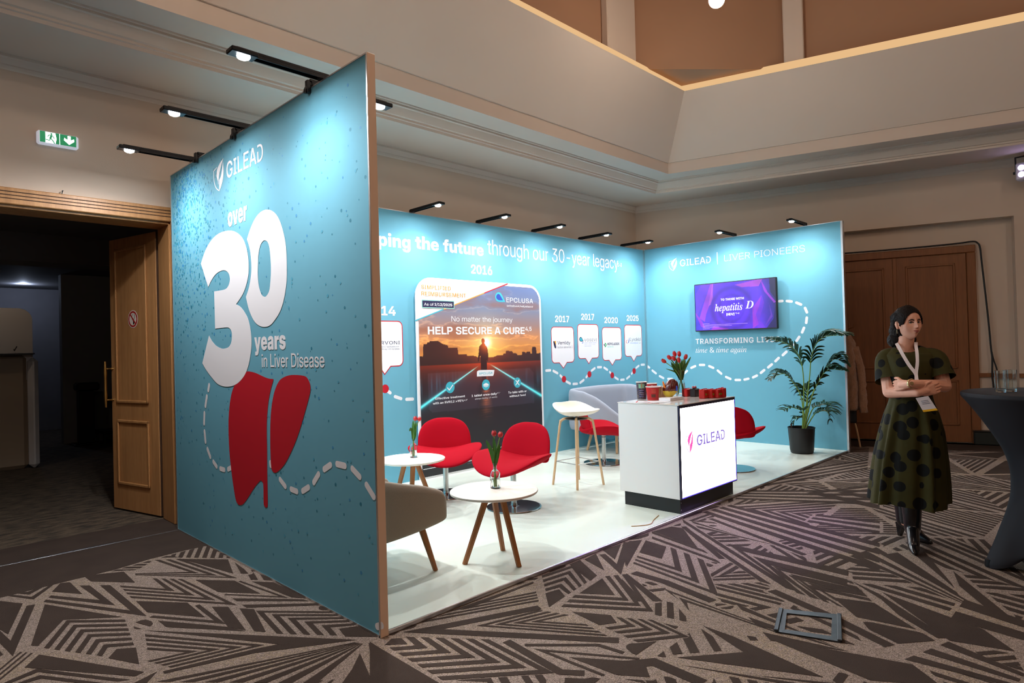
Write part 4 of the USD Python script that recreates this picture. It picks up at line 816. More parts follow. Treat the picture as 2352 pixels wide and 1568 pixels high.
# --- television
c = [PR.px(u, v) for u, v in ((1594, 654), (1782, 637), (1598, 763), (1786, 751))]
tv = thing('television', 'flat television with purple screen hanging on the right blue wall', 'television', (W-.08, 1.443, 1.99))
tp = Plane((0, 0, 0), (0, -1, 0)); tw, thh = 1.245, .712
obj('case', tp.put(box(-tw/2, tw/2, -thh/2, thh/2, -.05, 0, .006)), M['black'], tv); obj('wall_bracket', tp.put(box(-.25, .25, -.2, .2, -.079, -.05)), M['blackmetal'], tv)
sx, sz = np.meshgrid(np.linspace(-tw/2+.012, tw/2-.012, 240), np.linspace(-thh/2+.016, thh/2-.012, 136)); U_, V_ = sx/tw+.5, sz/thh+.5
T_ = lerp([(0, (88, 78, 252)), (.25, (116, 70, 250)), (.5, (98, 52, 252)), (.8, (104, 56, 248)), (.94, (60, 36, 170)), (1, (44, 28, 110))], U_+.05*(V_-.5)) 
def facet(pts, col, a, soft=.05):
    global T_
    g = Polygon(pts); m_ = shapely.contains_xy(g, U_, V_)
    T_ = np.where(m_[..., None], T_*(1-a)+np.array(col)*a, T_)
facet([(.02, .30), (.10, .55), (.22, .98), (.25, 1), (.10, 1), (.02, .8)], (140, 80, 255), .5); facet([(.06, .28), (.13, .62), (.22, 1), (.25, 1), (.24, .72), (.15, .36), (.13, .2)], (190, 84, 250), .75); facet([(.18, .52), (.245, 1), (.24, .68), (.21, .55)], (214, 110, 255), .7)
facet([(0, .42), (.10, .2), (.14, .06), (.08, .1)], (188, 66, 240), .7); facet([(.24, .1), (.42, .04), (.44, 0), (.2, 0)], (196, 66, 236), .7); facet([(.52, .92), (.85, 1), (.80, .85), (.6, .86)], (205, 80, 235), .8); facet([(.82, 1), (.86, .75), (.97, .5), (.99, .52), (.90, .72)], (196, 60, 245), .75)
facet([(.72, .02), (.72, .42), (.83, .66), (.80, .45), (.76, .3), (.79, .1)], (188, 58, 240), .8); facet([(.72, .42), (.83, .68), (.86, .52), (.80, .2), (.87, .02), (.78, .0)], (140, 54, 245), .5); facet([(.86, .06), (.93, .28), (.91, .52), (.95, .24)], (130, 60, 220), .7); facet([(.88, .02), (.96, .2), (.99, .5), (1, .5), (1, 0)], (38, 26, 90), .8); facet([(.92, 1), (.93, .72), (1, .55), (1, 1)], (40, 30, 80), .9)
fb_ = meshkit.fbm(np.stack([U_*5, V_*3, U_*0], -1), 4, 6); T_ = T_*(.82+.36*fb_[..., None]); rr_ = np.hypot((U_-.47)*1.75, V_-.45); T_ = T_*(1-.13*np.exp(-((rr_-.42)/.05)**2)[..., None]-.10*np.exp(-((rr_-.27)/.03)**2)[..., None])
T_ = np.clip(T_, 0, 255)/255; T_ = np.where(T_ <= .04045, T_/12.92, ((T_+.055)/1.055)**2.4)
paint_sheet('screen', tp, sx, sz, T_, painted('tv_screen', .25, 1.0), tv, .0003)
M['screen_white'] = lamp_mat('screen_white', (1, .98, 1), 1.3)
def tvt(t, x0, x1, y0, hgt, w=400, face='Inter', capital=True, st=0):
    g = glyphs(t, w, face, 96, 0, st); b = g.bounds; g = affinity.scale(affinity.translate(g, -b[0], 0), (x1-x0)*tw/(b[2]-b[0]), hgt*thh/(1 if capital else b[3]), origin=(0, 0))
    obj('lettering', tp.sheet(affinity.translate(g, (x0-.5)*tw, (y0-.5)*thh), .002, .0006), M['screen_white'], tv)
tvt('TO THOSE WITH', .34, .625, .615, .045, 900); tvt(ital('hepatitis', True), .262, .605, .405, .15, face=MATHF, capital=False); tvt(ital('D', True), .64, .735, .425, .155, face=MATHF); tvt('(HDV)', .405, .505, .305, .05, 900); tvt('\u2019\u2019\u20197\u20139', .51, .565, .325, .028, 800)
for k, (x1, y) in enumerate(((.19, .153), (.66, .128), (.47, .103), (.31, .078), (.19, .05))):
    obj('small_print', tp.sheet(sbox((.10-.5)*tw, (y-.5)*thh, (x1-.5)*tw, (y+.006-.5)*thh), .0016, .0004), mat(f'screen_small_print_{k}', s(170, 130, 250), .5, emit=s(190, 150, 255), estr=.5), tv)

# --- arm lamps along the wall tops
M['lens'] = lamp_mat('lamp_lens', (.93, .97, 1.0), 60.0)
arm0 = None
names = {'L': ['nearest of the three arm lamps outside the left wall', 'middle arm lamp outside the left wall, between two others', 'farthest arm lamp outside the left wall, above the doorway'],
 'I': ['arm lamp just inside the left wall near its front end', 'hidden arm lamp inside the left wall, second from front', 'hidden arm lamp inside the left wall, last from front'],
 'B': ['first arm lamp from the left on the back wall, hidden by the left wall', 'second arm lamp from the left on the back wall, hidden by the left wall', 'leftmost visible arm lamp on the back wall above the word the', 'arm lamp on the back wall above the word future', 'arm lamp on the back wall above the words through our', 'arm lamp on the back wall above the word legacy', 'rightmost arm lamp on the back wall beside the corner'],
 'R': ['arm lamp on the right wall above the television', 'arm lamp on the right wall near its front end']}
cnt = {}
for k, t in ARMS:
    (x, y, z), (dx, dy) = arm_frame(k, t); i = cnt.get(k, 0); cnt[k] = i+1; lab = 'black '+names[k][i]; rz = math.atan2(dy, dx)
    if arm0 is None:
        arm0 = thing('arm_lamp', lab, 'lamp', (x, y, z), rz, 'arm lamps on the stand walls')
        obj('arm', box(-.03, .50, -.022, .022, .028, .046, .004), M['blackmetal'], arm0)
        obj('arm_flange', [box(-.02, .40, -.024, -.019, .012, .03), box(-.02, .40, .019, .024, .012, .03)], M['blackmetal'], arm0)
        obj('lamp_head', box(.39, .53, -.040, .040, .010, .036, .005), M['blackmetal'], arm0)
        obj('clamp', [box(-.045, -.022, -.016, .016, -.035, .04, .004), box(-.03, .03, -.02, .02, .006, .028, .004), tube([(-.04, 0, .0), (-.05, 0, -.02), (-.052, 0, -.04)], .010, 6)], M['black'], arm0)
        obj('lens', lathe([(1e-4, -.008), (.018, -.006), (.030, .0), (.034, .008)], 20, .455, 0, .0), M['lens'], arm0, smooth=True)
    else: dup(arm0, (x, y, z), rz, lab, 'arm lamps on the stand walls')
# ------------------------------------------------------------ furniture on the stand
FZ = .022
M['redwool'] = mat('red_wool', s(176, 8, 30), .9, spec=.12, fine=.22, fscale=420, bump=.15, bscale=600, dark=s(120, 5, 20))
M['greywool'] = mat('taupe_wool', s(158, 140, 120), .9, fine=.35, fscale=420, sheen=.2, bump=.2, bscale=600, dark=s(112, 98, 84))
M['bluegrey'] = mat('light_grey_wool', s(152, 158, 170), .9, fine=.15, fscale=380, sheen=.2, bump=.15, bscale=600, dark=s(124, 130, 142))
M['walnut'] = mat('oiled_oak', s(168, 104, 54), .4, vary=.35, vscale=1.0, fine=.2, fscale=10, stretch=(20, 20, 2), dark=s(120, 68, 32))
M['paleoak'] = mat('soaped_oak', s(214, 178, 138), .45, vary=.3, vscale=1.0, fine=.2, fscale=10, stretch=(24, 24, 2), dark=s(178, 138, 98))
M['tabletop'] = mat('cream_tabletop', s(240, 226, 212), .4)
M['mirror'] = mat('polished_steel', (.50, .49, .48), .10, 1.0)
def leg_bar(p, q, w0, w1, rd=.3):
    """tapered square leg with softened edges from top p to foot q"""
    p, q = np.array(p, float), np.array(q, float); t = (q-p)/np.linalg.norm(q-p); a = np.cross(t, [0.3, 1, 0.1]); a /= np.linalg.norm(a); b = np.cross(t, a); P = []
    for c, w in ((p, w0), (q, w1)):
        for i in range(8):
            g = i*PI/4+PI/8; r = w/2*(1/max(abs(math.cos(g)), abs(math.sin(g))))*(1.0 if i % 2 == 0 else .98); P.append(c+r*(a*math.cos(g)+b*math.sin(g)))
    return Manifold.hull_points(np.array(P))
def round_table(label, loc, rz):
    t = thing('coffee_table', label, 'table', (*loc, FZ), rz, 'round coffee tables')
    obj('tabletop', lathe([(1e-4, .458), (.285, .458), (.297, .462), (.300, .470), (.299, .476), (.296, .478), (1e-4, .478)], 72), M['tabletop'], t, smooth=30)
    for k in range(3):
        g = k*2*PI/3; d = np.array([math.cos(g), math.sin(g)])
        foot = [d[0]*.215, d[1]*.215, .0]; topp = [d[0]*.05-.02*d[1], d[1]*.05+.02*d[0], .458]
        obj('leg', leg_bar(topp, foot, .044, .034), M['walnut'], t)
    obj('hub', lathe([(1e-4, .44), (.07, .44), (.075, .458), (1e-4, .458)], 24), M['white'], t, smooth=30)
    return t
tb = round_table('round cream coffee table with oak legs in front of the middle red chair', (1.165, .372), math.atan2(.466-.365, .978-1.17))
dup(tb, (1.58, 1.88, FZ), 1.9, 'round cream coffee table half hidden behind the left wall and grey armchair')

def red_chair(label, loc, rz):
    """swivel chair, facing +x: saucer seat, arched back, post on a round plate"""
    t = thing('swivel_chair', label, 'chair', (*loc, FZ), rz, 'red swivel chairs')
    out = superellipse(.31, .365, 2.3, 64); out[:, 0] += .02
    obj('seat', pillow(out, .043, lambda x, y: .385+.10*(y/.365)**2*np.clip(1-.2*x, 0, 2)-.05*np.clip(x/.33, 0, 1)**2+.02*np.clip(-x/.3, 0, 1), 4, 10), M['redwool'], t, smooth=True)
    # back: arched pad, built flat (y across, up) then leaned and curved
    pts = [(-.26, .0), (-.27, .10), (-.255, .20), (-.20, .285), (-.10, .328), (0, .335), (.10, .328), (.20, .285), (.255, .20), (.27, .10), (.26, .0), (.13, -.02), (0, -.025), (-.13, -.02)]
    v, f = pillow(spline(pts, 4, True), .030, None, 4, 8)
    Y, Z_, T = v[:, 0].copy(), v[:, 1].copy(), v[:, 2].copy()
    x = -.225-.22*Z_+.62*Y**2+T
    obj('backrest', (np.column_stack([x, Y, .40+Z_]), f), M['redwool'], t, smooth=True)
    obj('post', lathe([(.026, .016), (.026, .34), (.034, .345), (.034, .36), (1e-4, .362)], 24), M['steel'], t, smooth=40)
    obj('post_collar', lathe([(.0275, .315), (.029, .316), (.029, .322), (.0275, .323)], 24), M['black'], t, smooth=40)
    obj('base_plate', lathe([(1e-4, .0), (.245, .0), (.25, .004), (.248, .010), (.235, .012), (.06, .014), (.03, .02), (.026, .04)], 64), M['mirror'], t, smooth=40)
    return t
view = lambda x, y: math.atan2(CAM[1]-y, CAM[0]-x)
rc = red_chair('red swivel chair in front of the sunset poster, facing the viewer', (2.21, 2.18), view(2.21, 2.18)+.02)
dup(rc, (2.28, 1.30, FZ), view(2.28, 1.30)-.62, 'red swivel chair turned to the left, right behind the front coffee table')
dup(rc, (4.54, 1.98, FZ), view(4.54, 1.98)+1.75, 'red swivel chair between the bar stool and the pale sofa')
dup(rc, (5.09, .59, FZ), view(5.09, .59)+PI-.1, 'red swivel chair seen from behind, to the right of the white counter')

def tub_shell(path, zb, zt, th, n=10):
    """upholstered wall along a plan path, from height zb to zt"""
    p = np.asarray(path, float); N = len(p); t = np.gradient(p, axis=0); t /= np.linalg.norm(t, axis=1, keepdims=True); nn = np.column_stack([-t[:, 1], t[:, 0]])
    zb, zt = np.broadcast_to(zb, N), np.broadcast_to(zt, N); V = []
    g = np.linspace(0, 2*PI, 20, endpoint=False); c, q = np.cos(g), np.sin(g)
    ex = np.sign(c)*np.abs(c)**.8; ez = np.sign(q)*np.abs(q)**.35
    for i in range(N):
        e = min(1, (i+.0)/2.5, (N-1-i)/2.5) if True else 1; sc = math.sqrt(max(0.02, 1-(1-e)**2))
        mz, hz_ = (zb[i]+zt[i])/2, (zt[i]-zb[i])/2*(.75+.25*sc)
        V.append(np.column_stack([p[i, 0]+nn[i, 0]*ex*th/2*sc, p[i, 1]+nn[i, 1]*ex*th/2*sc, mz+ez*hz_]))
    m = len(g); v = np.vstack(V+[V[0].mean(0)[None], V[-1].mean(0)[None]])
    f = [(i*m+j, i*m+(j+1) % m, (i+1)*m+(j+1) % m) for i in range(N-1) for j in range(m)]+[(i*m+j, (i+1)*m+(j+1) % m, (i+1)*m+j) for i in range(N-1) for j in range(m)]
    f += [(N*m, (j+1) % m, j) for j in range(m)]+[(N*m+1, (N-1)*m+j, (N-1)*m+(j+1) % m) for j in range(m)]
    return (v, np.array(f))
ac = thing('armchair', 'taupe wool armchair with oak legs half hidden behind the left wall', 'armchair', (.46, .82, FZ), 0)
U = spline([(.40, -.30), (.20, -.335), (-.05, -.345), (-.24, -.30), (-.335, -.15), (-.35, 0), (-.335, .15), (-.24, .30), (-.05, .345), (.20, .335), (.40, .30)], 6)
sarc = np.abs(np.linspace(-1, 1, len(U)))
obj('shell', tub_shell(U, .275+.045*np.clip((sarc-.5)*2, 0, 1), np.interp(sarc, [0, .3, .57, .8, .93, 1], [.74, .72, .65, .575, .52, .45]), .07), M['greywool'], ac, smooth=True)
obj('seat', pillow(superellipse(.36, .30, 4, 48)+np.array([.03, 0]), .06, lambda x, y: .36+0*x, 6), M['greywool'], ac, smooth=True)
obj('seam', tube(np.column_stack([U*1.01, np.interp(sarc, [0, .3, .57, .8, .93, 1], [.74, .72, .65, .575, .52, .45])-.03]), .004, 6), M['greywool'], ac, smooth=True)
for sx, sy in ((1, -1), (1, 1), (-1, -1), (-1, 1)):
    obj('leg', tube([(sx*.24, sy*.22, .33), (sx*.31, sy*.295, .0)], [.024, .016], 14), M['walnut'], ac, smooth=40)
sf = thing('sofa', 'pale grey two-seat sofa by the back wall behind the white counter', 'sofa', (5.62, 2.50, FZ), 0)
US = spline([(-.46, -.44), (-.56, -.22), (-.655, .10), (-.67, .25), (-.60, .36), (-.35, .395), (0, .40), (.35, .395), (.60, .36), (.67, .25), (.655, .10), (.56, -.22), (.46, -.44)], 6)
ss = np.abs(np.linspace(-1, 1, len(US)))
obj('shell', tub_shell(US, .30, np.interp(ss, [0, .50, .66, .74, .86, 1], [.865, .85, .83, .77, .60, .42]), .09), M['bluegrey'], sf, smooth=True)
obj('seat', pillow(superellipse(.60, .40, 5, 56)+np.array([0, -.06]), .075, lambda x, y: .36+0*x, 6), M['bluegrey'], sf, smooth=True)
for sx, sy in ((-1, -1), (1, -1), (-1, 1), (1, 1)):
    obj('leg', tube([(sx*.36, sy*.20, .30), (sx*.45, sy*.26+(.0 if sy < 0 else -.02), .0)], [.024, .017], 12), M['paleoak'], sf, smooth=40)

# bar stool
st = thing('bar_stool', 'cream bar stool with pale oak legs beside the white counter', 'stool', (3.37, 1.44, FZ), view(3.37, 1.44)+.75)
feet = [(math.cos(a)*.262, math.sin(a)*.262) for a in (PI/4, 3*PI/4, 5*PI/4, 7*PI/4)]
for fx, fy in feet:
    d = np.array([fx, fy])/math.hypot(fx, fy)
    P = spline([(*(d*.03), .693), (*(d*.11), .690), (*(d*.155), .668), (*(d*.178), .60), (*(d*.262), .0)], 8)
    obj('leg', tube(P, np.linspace(.0145, .0125, len(P)), 10), M['paleoak'], st, smooth=50)
fr_ = [np.array([fx, fy, 0])*.86+np.array([0, 0, .245]) for fx, fy in feet]
for a in range(4): obj('footrest', tube([fr_[a], fr_[(a+1) % 4]], .0055, 8), M['steel'], st, smooth=50)
obj('seat_bracket', lathe([(1e-4, .680), (.11, .680), (.12, .692), (1e-4, .70)], 28), M['black'], st, smooth=40)
so = superellipse(.215, .245, 2.4, 64)
def stool_z(x, y):
    r = np.sqrt((x/.215)**2+(y/.245)**2); back = np.clip((-x+.03)/.2, 0, 1.3)
    return .735+.012*r**2+np.clip(r-.35, 0, 1)**1.5*(.05+.115*back)
obj('seat_shell', pillow(so, .020, lambda x, y: stool_z(x, y), 5, 16), M['cream'], st, smooth=True)

# counter with a lit front
ct = thing('counter', 'white reception counter with a glowing lit front and black plinth', 'counter', (2.965, 0, FZ), 0)
CW, CD, CH = 1.02, .62, .915
obj('body', [box(0, CW, .012, CD, .125, CH, .003)], M['white'], ct)
obj('plinth', box(.03, CW-.03, .03, CD-.03, 0, .125), M['black'], ct)
obj('glass_top', box(-.004, CW+.004, .0, CD+.004, CH, CH+.008, .002), mat('glass_white', s(226, 220, 214), .08, spec=.6), ct)
obj('screw', [xf(lathe([(1e-4, 0), (.005, 0), (.004, .002), (1e-4, .0025)], 10), (.045, .03, z), rx=PI/2) for z in (.03, .09)], M['steel'], ct)
fpn = Plane((0, .0, 0), (1, 0, 0))
obj('screen_frame', fpn.put(extrude(sbox(0, .125, CW, CH).difference(sbox(.016, .140, CW-.016, CH-.022)), .012), -.012), mat('led_frame', s(28, 24, 60), .4), ct)
M['led'] = lamp_mat('led_screen', (1.0, .985, 1.0), 3.2)
scn = obj('screen', box(.016, CW-.016, -.0, .008, .140, CH-.022), M['led'], ct)
M['ledblue'] = lamp_mat('led_edge_blue', (.10, .06, 1.0), 1.6)
obj('screen_edge', [box(CW-.016, CW-.010, -.001, .002, .135, CH-.02), box(.016, CW-.010, -.001, .002, .133, .140)], M['ledblue'], ct)
CP = Plane((2.965, 0, FZ), (1, 0, 0)); LP = Plane((0, 0, 0), (1, 0, 0))
def led(m, g, name): obj(name, LP.sheet(g, .001, .0006), m, ct)
ga, gz = CP.px(1575, 1015)[0], CP.px(1581, 1041)[1]; gb, gt = CP.px(1592, 1012)[0], CP.px(1589, 989)[1]
lm = leaf_shield(CP, lambda x, y: (ga+(gb-ga)*x, gz+(gt-gz)*(y+.32)/1.65))
pinkm = lamp_mat('led_pink', (.95, .10, .42), 1.25); violet = lamp_mat('led_violet', (.26, .17, .62), 1.1); pale = lamp_mat('led_pale', (.74, .64, .92), 1.0)
led(pinkm, lm[0], 'leaf_mark'); led(pinkm, lm[1], 'leaf_mark'); led(pale, lm[2], 'leaf_mark')
def led_text(mesh_fn):
    v, f = arr(mesh_fn); return (v-np.array([2.965, 0, FZ]), f)
obj('wordmark', led_text(gilead_word(CP, (1601, 1022), (1665, 1009), (1601, 998), .001)), violet, ct)
obj('lettering', led_text(lettering(CP, 'Creating Possible', (1622, 1038), (1680, 1024), (1622, 1028), 300, off=.001, spacing=.08)), pale, ct, label='pale words Creating Possible')

# things on the counter
TZ = FZ+CH+.008
def on_top(u, v): p = onz(u, v, TZ); return (p[0], p[1], TZ)
def mapx(u, v): return onz(u, v, TZ)
TBX = .58  # keep things on the counter top
def tub(name, label, u, v, r0, r1, h, body, group=None, band=None, lidcol=None):
    p = on_top(u, v); t = thing(name, label, 'tub', p, view(p[0], p[1]), group)
    obj('body', lathe([(1e-4, 0), (r0-.003, 0), (r0, .003), (r1, h-.006), (r1-.002, h-.004), (1e-4, h-.006)], 36), body, t, smooth=40)
    obj('rim', lathe([(r1-.003, h-.008), (r1+.003, h-.007), (r1+.004, h-.002), (r1, h), (r1-.004, h-.003)], 36), lidcol or M['white'], t, smooth=40)
    return t, p
def wrap(r0, r1, h, z0, z1, a0, a1, n=10, off=.0006):
    """a printed patch on a tub's curved side"""
    A = np.linspace(a0, a1, n); V = []
    for z in (z0, z1):
        r = r0+(r1-r0)*z/h+off; V += [(r*math.cos(a), r*math.sin(a), z) for a in A]
    f = [(j, j+1, n+j+1, n+j) for j in range(n-1)]
    return (np.array(V), np.array(f))
navyfoil = mat('navy_tub_print', s(28, 32, 78), .35, vary=.5, vscale=60, dark=s(150, 130, 90)); redtub = mat('red_tub_print', s(186, 28, 30), .35); tan = mat('tan_card', s(176, 132, 92), .5, vary=.4, vscale=40)
lime = mat('green_label', s(130, 185, 150), .5); ltxt = mat('pale_label_print', s(150, 140, 190), .5); choco = mat('chocolate_print', s(96, 44, 30), .4)
t, p = tub('sweets_tub', 'dark blue patterned sweets tub at the left of the counter top', 1474.3, 916, .042, .050, .165, navyfoil)
obj('label_panel', wrap(.042, .050, .165, .105, .145, -.6, .6), lime, t); obj('label_figure', wrap(.042, .050, .165, .110, .150, -.12, .12, off=.0012), tan, t)
for k in range(4): obj('label_line', wrap(.042, .050, .165, .028+.018*k, .032+.018*k, -.5, .5), ltxt, t)
t, p = tub('sweets_tub', 'red chocolate tub in front on the counter, beside the blue tub', 1502, 917.5, .060, .072, .125, redtub)
obj('label_picture', wrap(.060, .072, .125, .025, .055, -.35, .25), choco, t); obj('label_side', wrap(.060, .072, .125, .012, .110, .75, 1.35), tan, t)
for k in range(3): obj('label_line', wrap(.060, .072, .125, .070+.012*k, .0725+.012*k, -.3, .3), mat(f'gold_line_{k}', s(214, 130, 90), .5), t)
t, p = tub('sweets_tub', 'red tub standing behind the other tubs on the counter', 1498, 911, .042, .050, .135, redtub); obj('label_line', wrap(.042, .050, .135, .06, .064, -.6, .6), M['print'], t); obj('label_figure', wrap(.042, .050, .135, .085, .115, -.2, .2), M['print'], t)
t, p = tub('sweets_tub', 'tan and white tub behind the red chocolate tub', 1518, 911.5, .055, .064, .105, tan)
# easter egg in shiny wrap
eg = thing('chocolate_egg', 'big brown chocolate egg with yellow foil base on the white box', 'chocolate egg', tuple(np.array(on_top(1541, 917))+np.array([0, 0, .030])), view(3.2, .3))
ev, ef = arr(trimesh.creation.icosphere(4)); rdg = np.abs(np.arctan2(ev[:, 1], ev[:, 2]))
egs = ev*np.array([.062, .070, .078]); egs[:, 2] += .076+.006*np.sign(ev[:, 2])*ev[:, 2]**2; egs[:, 1] += .018*(ev[:, 2]); 
brown = mat('egg_foil', s(92, 26, 22), .22, coat=.5); yel = mat('yellow_foil', s(222, 190, 60), .35); org_ = mat('orange_ribbon', s(226, 120, 40), .4)
obj('shell', (egs, ef), brown, eg, smooth=True)
lowf = (egs[ef].mean(1)[:, 2] < .052); u_, i_ = np.unique(ef[lowf], return_inverse=True); cc = np.array([0, 0, .076]); obj('foil_base', ((egs[u_]-cc)*1.03+cc, i_.reshape(-1, 3)), yel, eg, smooth=True)
obj('ridge', tube([(.02+.052*math.sin(a)*.9, -.005+.02*math.cos(a)*1.1+.0, .076+.084*math.cos(a)) for a in np.linspace(-.25, 1.9, 14)], .004, 6), choco, eg, smooth=True)
obj('ribbon', pillow(spline([(-.012, 0), (-.004, .045), (.010, .05), (.014, .01), (.02, -.03), (.0, -.02)], 4, True), .004, None, 4, 4) if False else xf(pillow(spline([(-.014, -.03), (-.016, .02), (-.002, .05), (.012, .04), (.016, 0), (.01, -.035)], 4, True), .005, None, 4, 5), (.035, -.056, .095), rx=PI/2+.3, rz=.5), org_, eg, smooth=True)
obj('blue_label', xf(pillow(spline([(-.012, -.02), (-.012, .02), (.012, .02), (.012, -.02)], 4, True), .003, None, 4, 5), (.045, .050, .075), rx=PI/2, rz=.9+PI), M['blue'], eg, smooth=True)
wbx = thing('flat_box', 'flat white cardboard box under the chocolate egg on the counter', 'box', on_top(1541, 918.5), 0)
obj('carton', box(-.10, .13, -.055, .065, 0, .026, .002), mat('white_card', s(238, 234, 236), .55), wbx); obj('card_side', box(.131, .1315, -.05, .06, .003, .024), tan, wbx); obj('lid_line', box(-.1005, .1305, -.0556, -.055, .019, .0205), M['grey'], wbx)
for k, (u, v, rz, lab) in enumerate(((1452, 921, .5, 'white leaflet lying at the left end of the counter top'), (1460, 918, 1.1, 'white leaflet with red edge under the blue tub'))):
    lfl = thing('leaflet', lab, 'leaflet', (2.965+.14+.04*k, .40-.08*k, TZ+.0012*k), rz); obj('sheet', box(-.074, .074, -.105, .105, 0, .001), M['print'], lfl)
    obj('print_band', box(-.074, .074, .085, .097, .001, .0013), M['red'], lfl)
pkred = mat('red_sweet_bag', s(196, 30, 26), .35, vary=.15, vscale=40); pkblk = mat('black_sweet_bag', s(26, 22, 24), .4); pink = mat('pink_wrapper', s(214, 120, 130), .4)
def packet(label, u, v, w, h, m, green=True, top=None):
    p = on_top(u, v); t = thing('sweets_packet', label, 'packet', p, 0)
    g, f = arr(box(-w/2, w/2, -.03, .03, 0, h, .006)); obj('bag', (g, f), m, t)
    k = np.linspace(-w/2, w/2, 9); zz = h+np.array([0, .006, .003, .007, .003, .006, .004, .006, 0])
    obj('crimp', extrude(Polygon([(x, z) for x, z in zip(k, zz)]+[(w/2, h-.012), (-w/2, h-.012)]), .004).apply_transform(np.array([[1, 0, 0, 0], [0, 0, -1, .0], [0, 1, 0, 0], [0, 0, 0, 1.]])), m, t)
    if green: obj('label_patch', [box(x-.012, x+.012, -.0325, -.030, h*.35, h*.55, .001) for x in (-w*.22, w*.24)], mat('lime_patch_'+str(len(_used)), s(128, 160, 50), .5), t)
    if top:
        for i in range(top):
            obj('wrapped_sweet', xf(trimesh.creation.icosphere(2, radius=1).apply_scale([.018, .012, .012]), ((i-.5)*.04, .005, h+.012), rz=i*.8, ry=.4), pink, t, smooth=True)
    return t
packet('red sweets packet just right of the tulip vase on the counter', 1578, 909.8, .10, .075, pkred, False)
packet('black sweets packet with pink wrapped sweets on top', 1596, 910.4, .085, .078, pkblk, False, 2)
packet('wide red packet with green patches, nearest of the row', 1618, 914.2, .105, .085, pkred)
packet('red packet with green patches, middle of the right row', 1634, 913.6, .08, .082, pkred)
packet('red packet with green patches, third of the right row', 1648, 913.2, .072, .082, pkred)
packet('narrow plain red packet at the right end of the counter row', 1659, 912.4, .055, .09, pkred, False)

# ------------------------------------------------------------ tulips, vases, palm
M['glass'] = usdkit.material(stage, LOOKS+'clear_glass', {'p': ('principled_bsdf', dict(base_color=(.93, .98, .97), roughness=.02, transmission_weight=1.0, ior=1.45))}, [], surface='p.BSDF')
M['water'] = usdkit.material(stage, LOOKS+'water', {'p': ('principled_bsdf', dict(base_color=(.95, .98, .96), roughness=.0, transmission_weight=1.0, ior=1.33))}, [], surface='p.BSDF')
M['petal'] = mat('tulip_petal', s(204, 28, 40), .5, vary=.4, vscale=30, dark=s(228, 90, 70)); M['stem'] = mat('tulip_stem', s(126, 158, 70), .5)
def leafmat(name, col, dark):
    return usdkit.material(stage, LOOKS+name, {'tc': ('texture_coordinate', {}), 'n': ('noise_texture', dict(scale=22.0, detail=2.0)), 'm': ('mix', dict(color1=col, color2=dark)), 'p': ('principled_bsdf', dict(roughness=.4)), 't': ('translucent_bsdf', {}), 'x': ('mix_closure', dict(fac=.25))},
      [('tc.object', 'n.vector'), ('n.fac', 'm.fac'), ('m.color', 'p.base_color'), ('m.color', 't.color'), ('p.BSDF', 'x.closure1'), ('t.BSDF', 'x.closure2')], surface='x.closure')
M['tleaf'] = leafmat('tulip_leaf', s(92, 138, 52), s(60, 104, 40)); M['palm'] = leafmat('palm_leaf', s(36, 78, 38), s(18, 46, 24))
def blade(P, w, thick=.0012, fold=.25, n=10, shape=None, side=None):
    """a leaf blade along a curve, folded along its midrib"""
    P = spline(P, n); N = len(P); t = np.gradient(P, axis=0); t /= np.linalg.norm(t, axis=1, keepdims=True)+1e-9
    sde = np.cross(t, [0, 0, 1.0]) if side is None else side-t*(t @ side)[:, None]; L = np.linalg.norm(sde, axis=1, keepdims=True); sde = np.where(L > .05, sde/np.maximum(L, 1e-6), [1.0, 0, 0]); up = np.cross(sde, t); k = np.linspace(0, 1, N)
    ww = w*(shape(k) if shape else np.sin(PI*np.clip(k*.92+.08, 0, 1))**.7); V = []
    for sg in (1, -1):
        V += [P-sde*ww[:, None]+up*(fold*ww[:, None])+sg*up*thick*.2, P+sg*up*thick, P+sde*ww[:, None]+up*(fold*ww[:, None])+sg*up*thick*.2]
    v = np.vstack(V); f = []
    for sg in (0, 1):
        b = sg*3*N
        for c in (0, 1):
            for i in range(N-1):
                q = [b+c*N+i, b+c*N+i+1, b+(c+1)*N+i+1, b+(c+1)*N+i]; q = q if sg else q[::-1]; f += [q[:3], [q[0], q[2], q[3]]]
    return (v, np.array(f))
def bloom(c, d, r, h):
    """closed tulip head of six overlapping petals"""
    c, d = np.array(c, float), np.array(d, float); d /= np.linalg.norm(d); a = np.cross(d, [.2, .9, .1]); a /= np.linalg.norm(a); b = np.cross(d, a); out = []
    for k in range(6):
        g0 = k*PI/3; V = []; nu, nv = 7, 9
        for j in range(nv):
            tt = j/(nv-1); R = r*(.35+.78*math.sin(PI*min(1, tt*.78+.10))**.9)*(1 if k % 2 else .93)*(1-.25*tt**3); hw = .62*math.sin(PI*min(1, .16+.84*tt*.98))**.6*(1 if tt < .98 else .2)
            for i in range(nu):
                g = g0+(i/(nu-1)-.5)*2*hw; q = abs(i/(nu-1)-.5)*2
                V.append(c+d*(h*tt*(1-.06*q*q))+(a*math.cos(g)+b*math.sin(g))*R)
        f = [(j*nu+i, j*nu+i+1, (j+1)*nu+i+1, (j+1)*nu+i) for j in range(nv-1) for i in range(nu-1)]; out.append((np.array(V), np.array(f)))
    return out
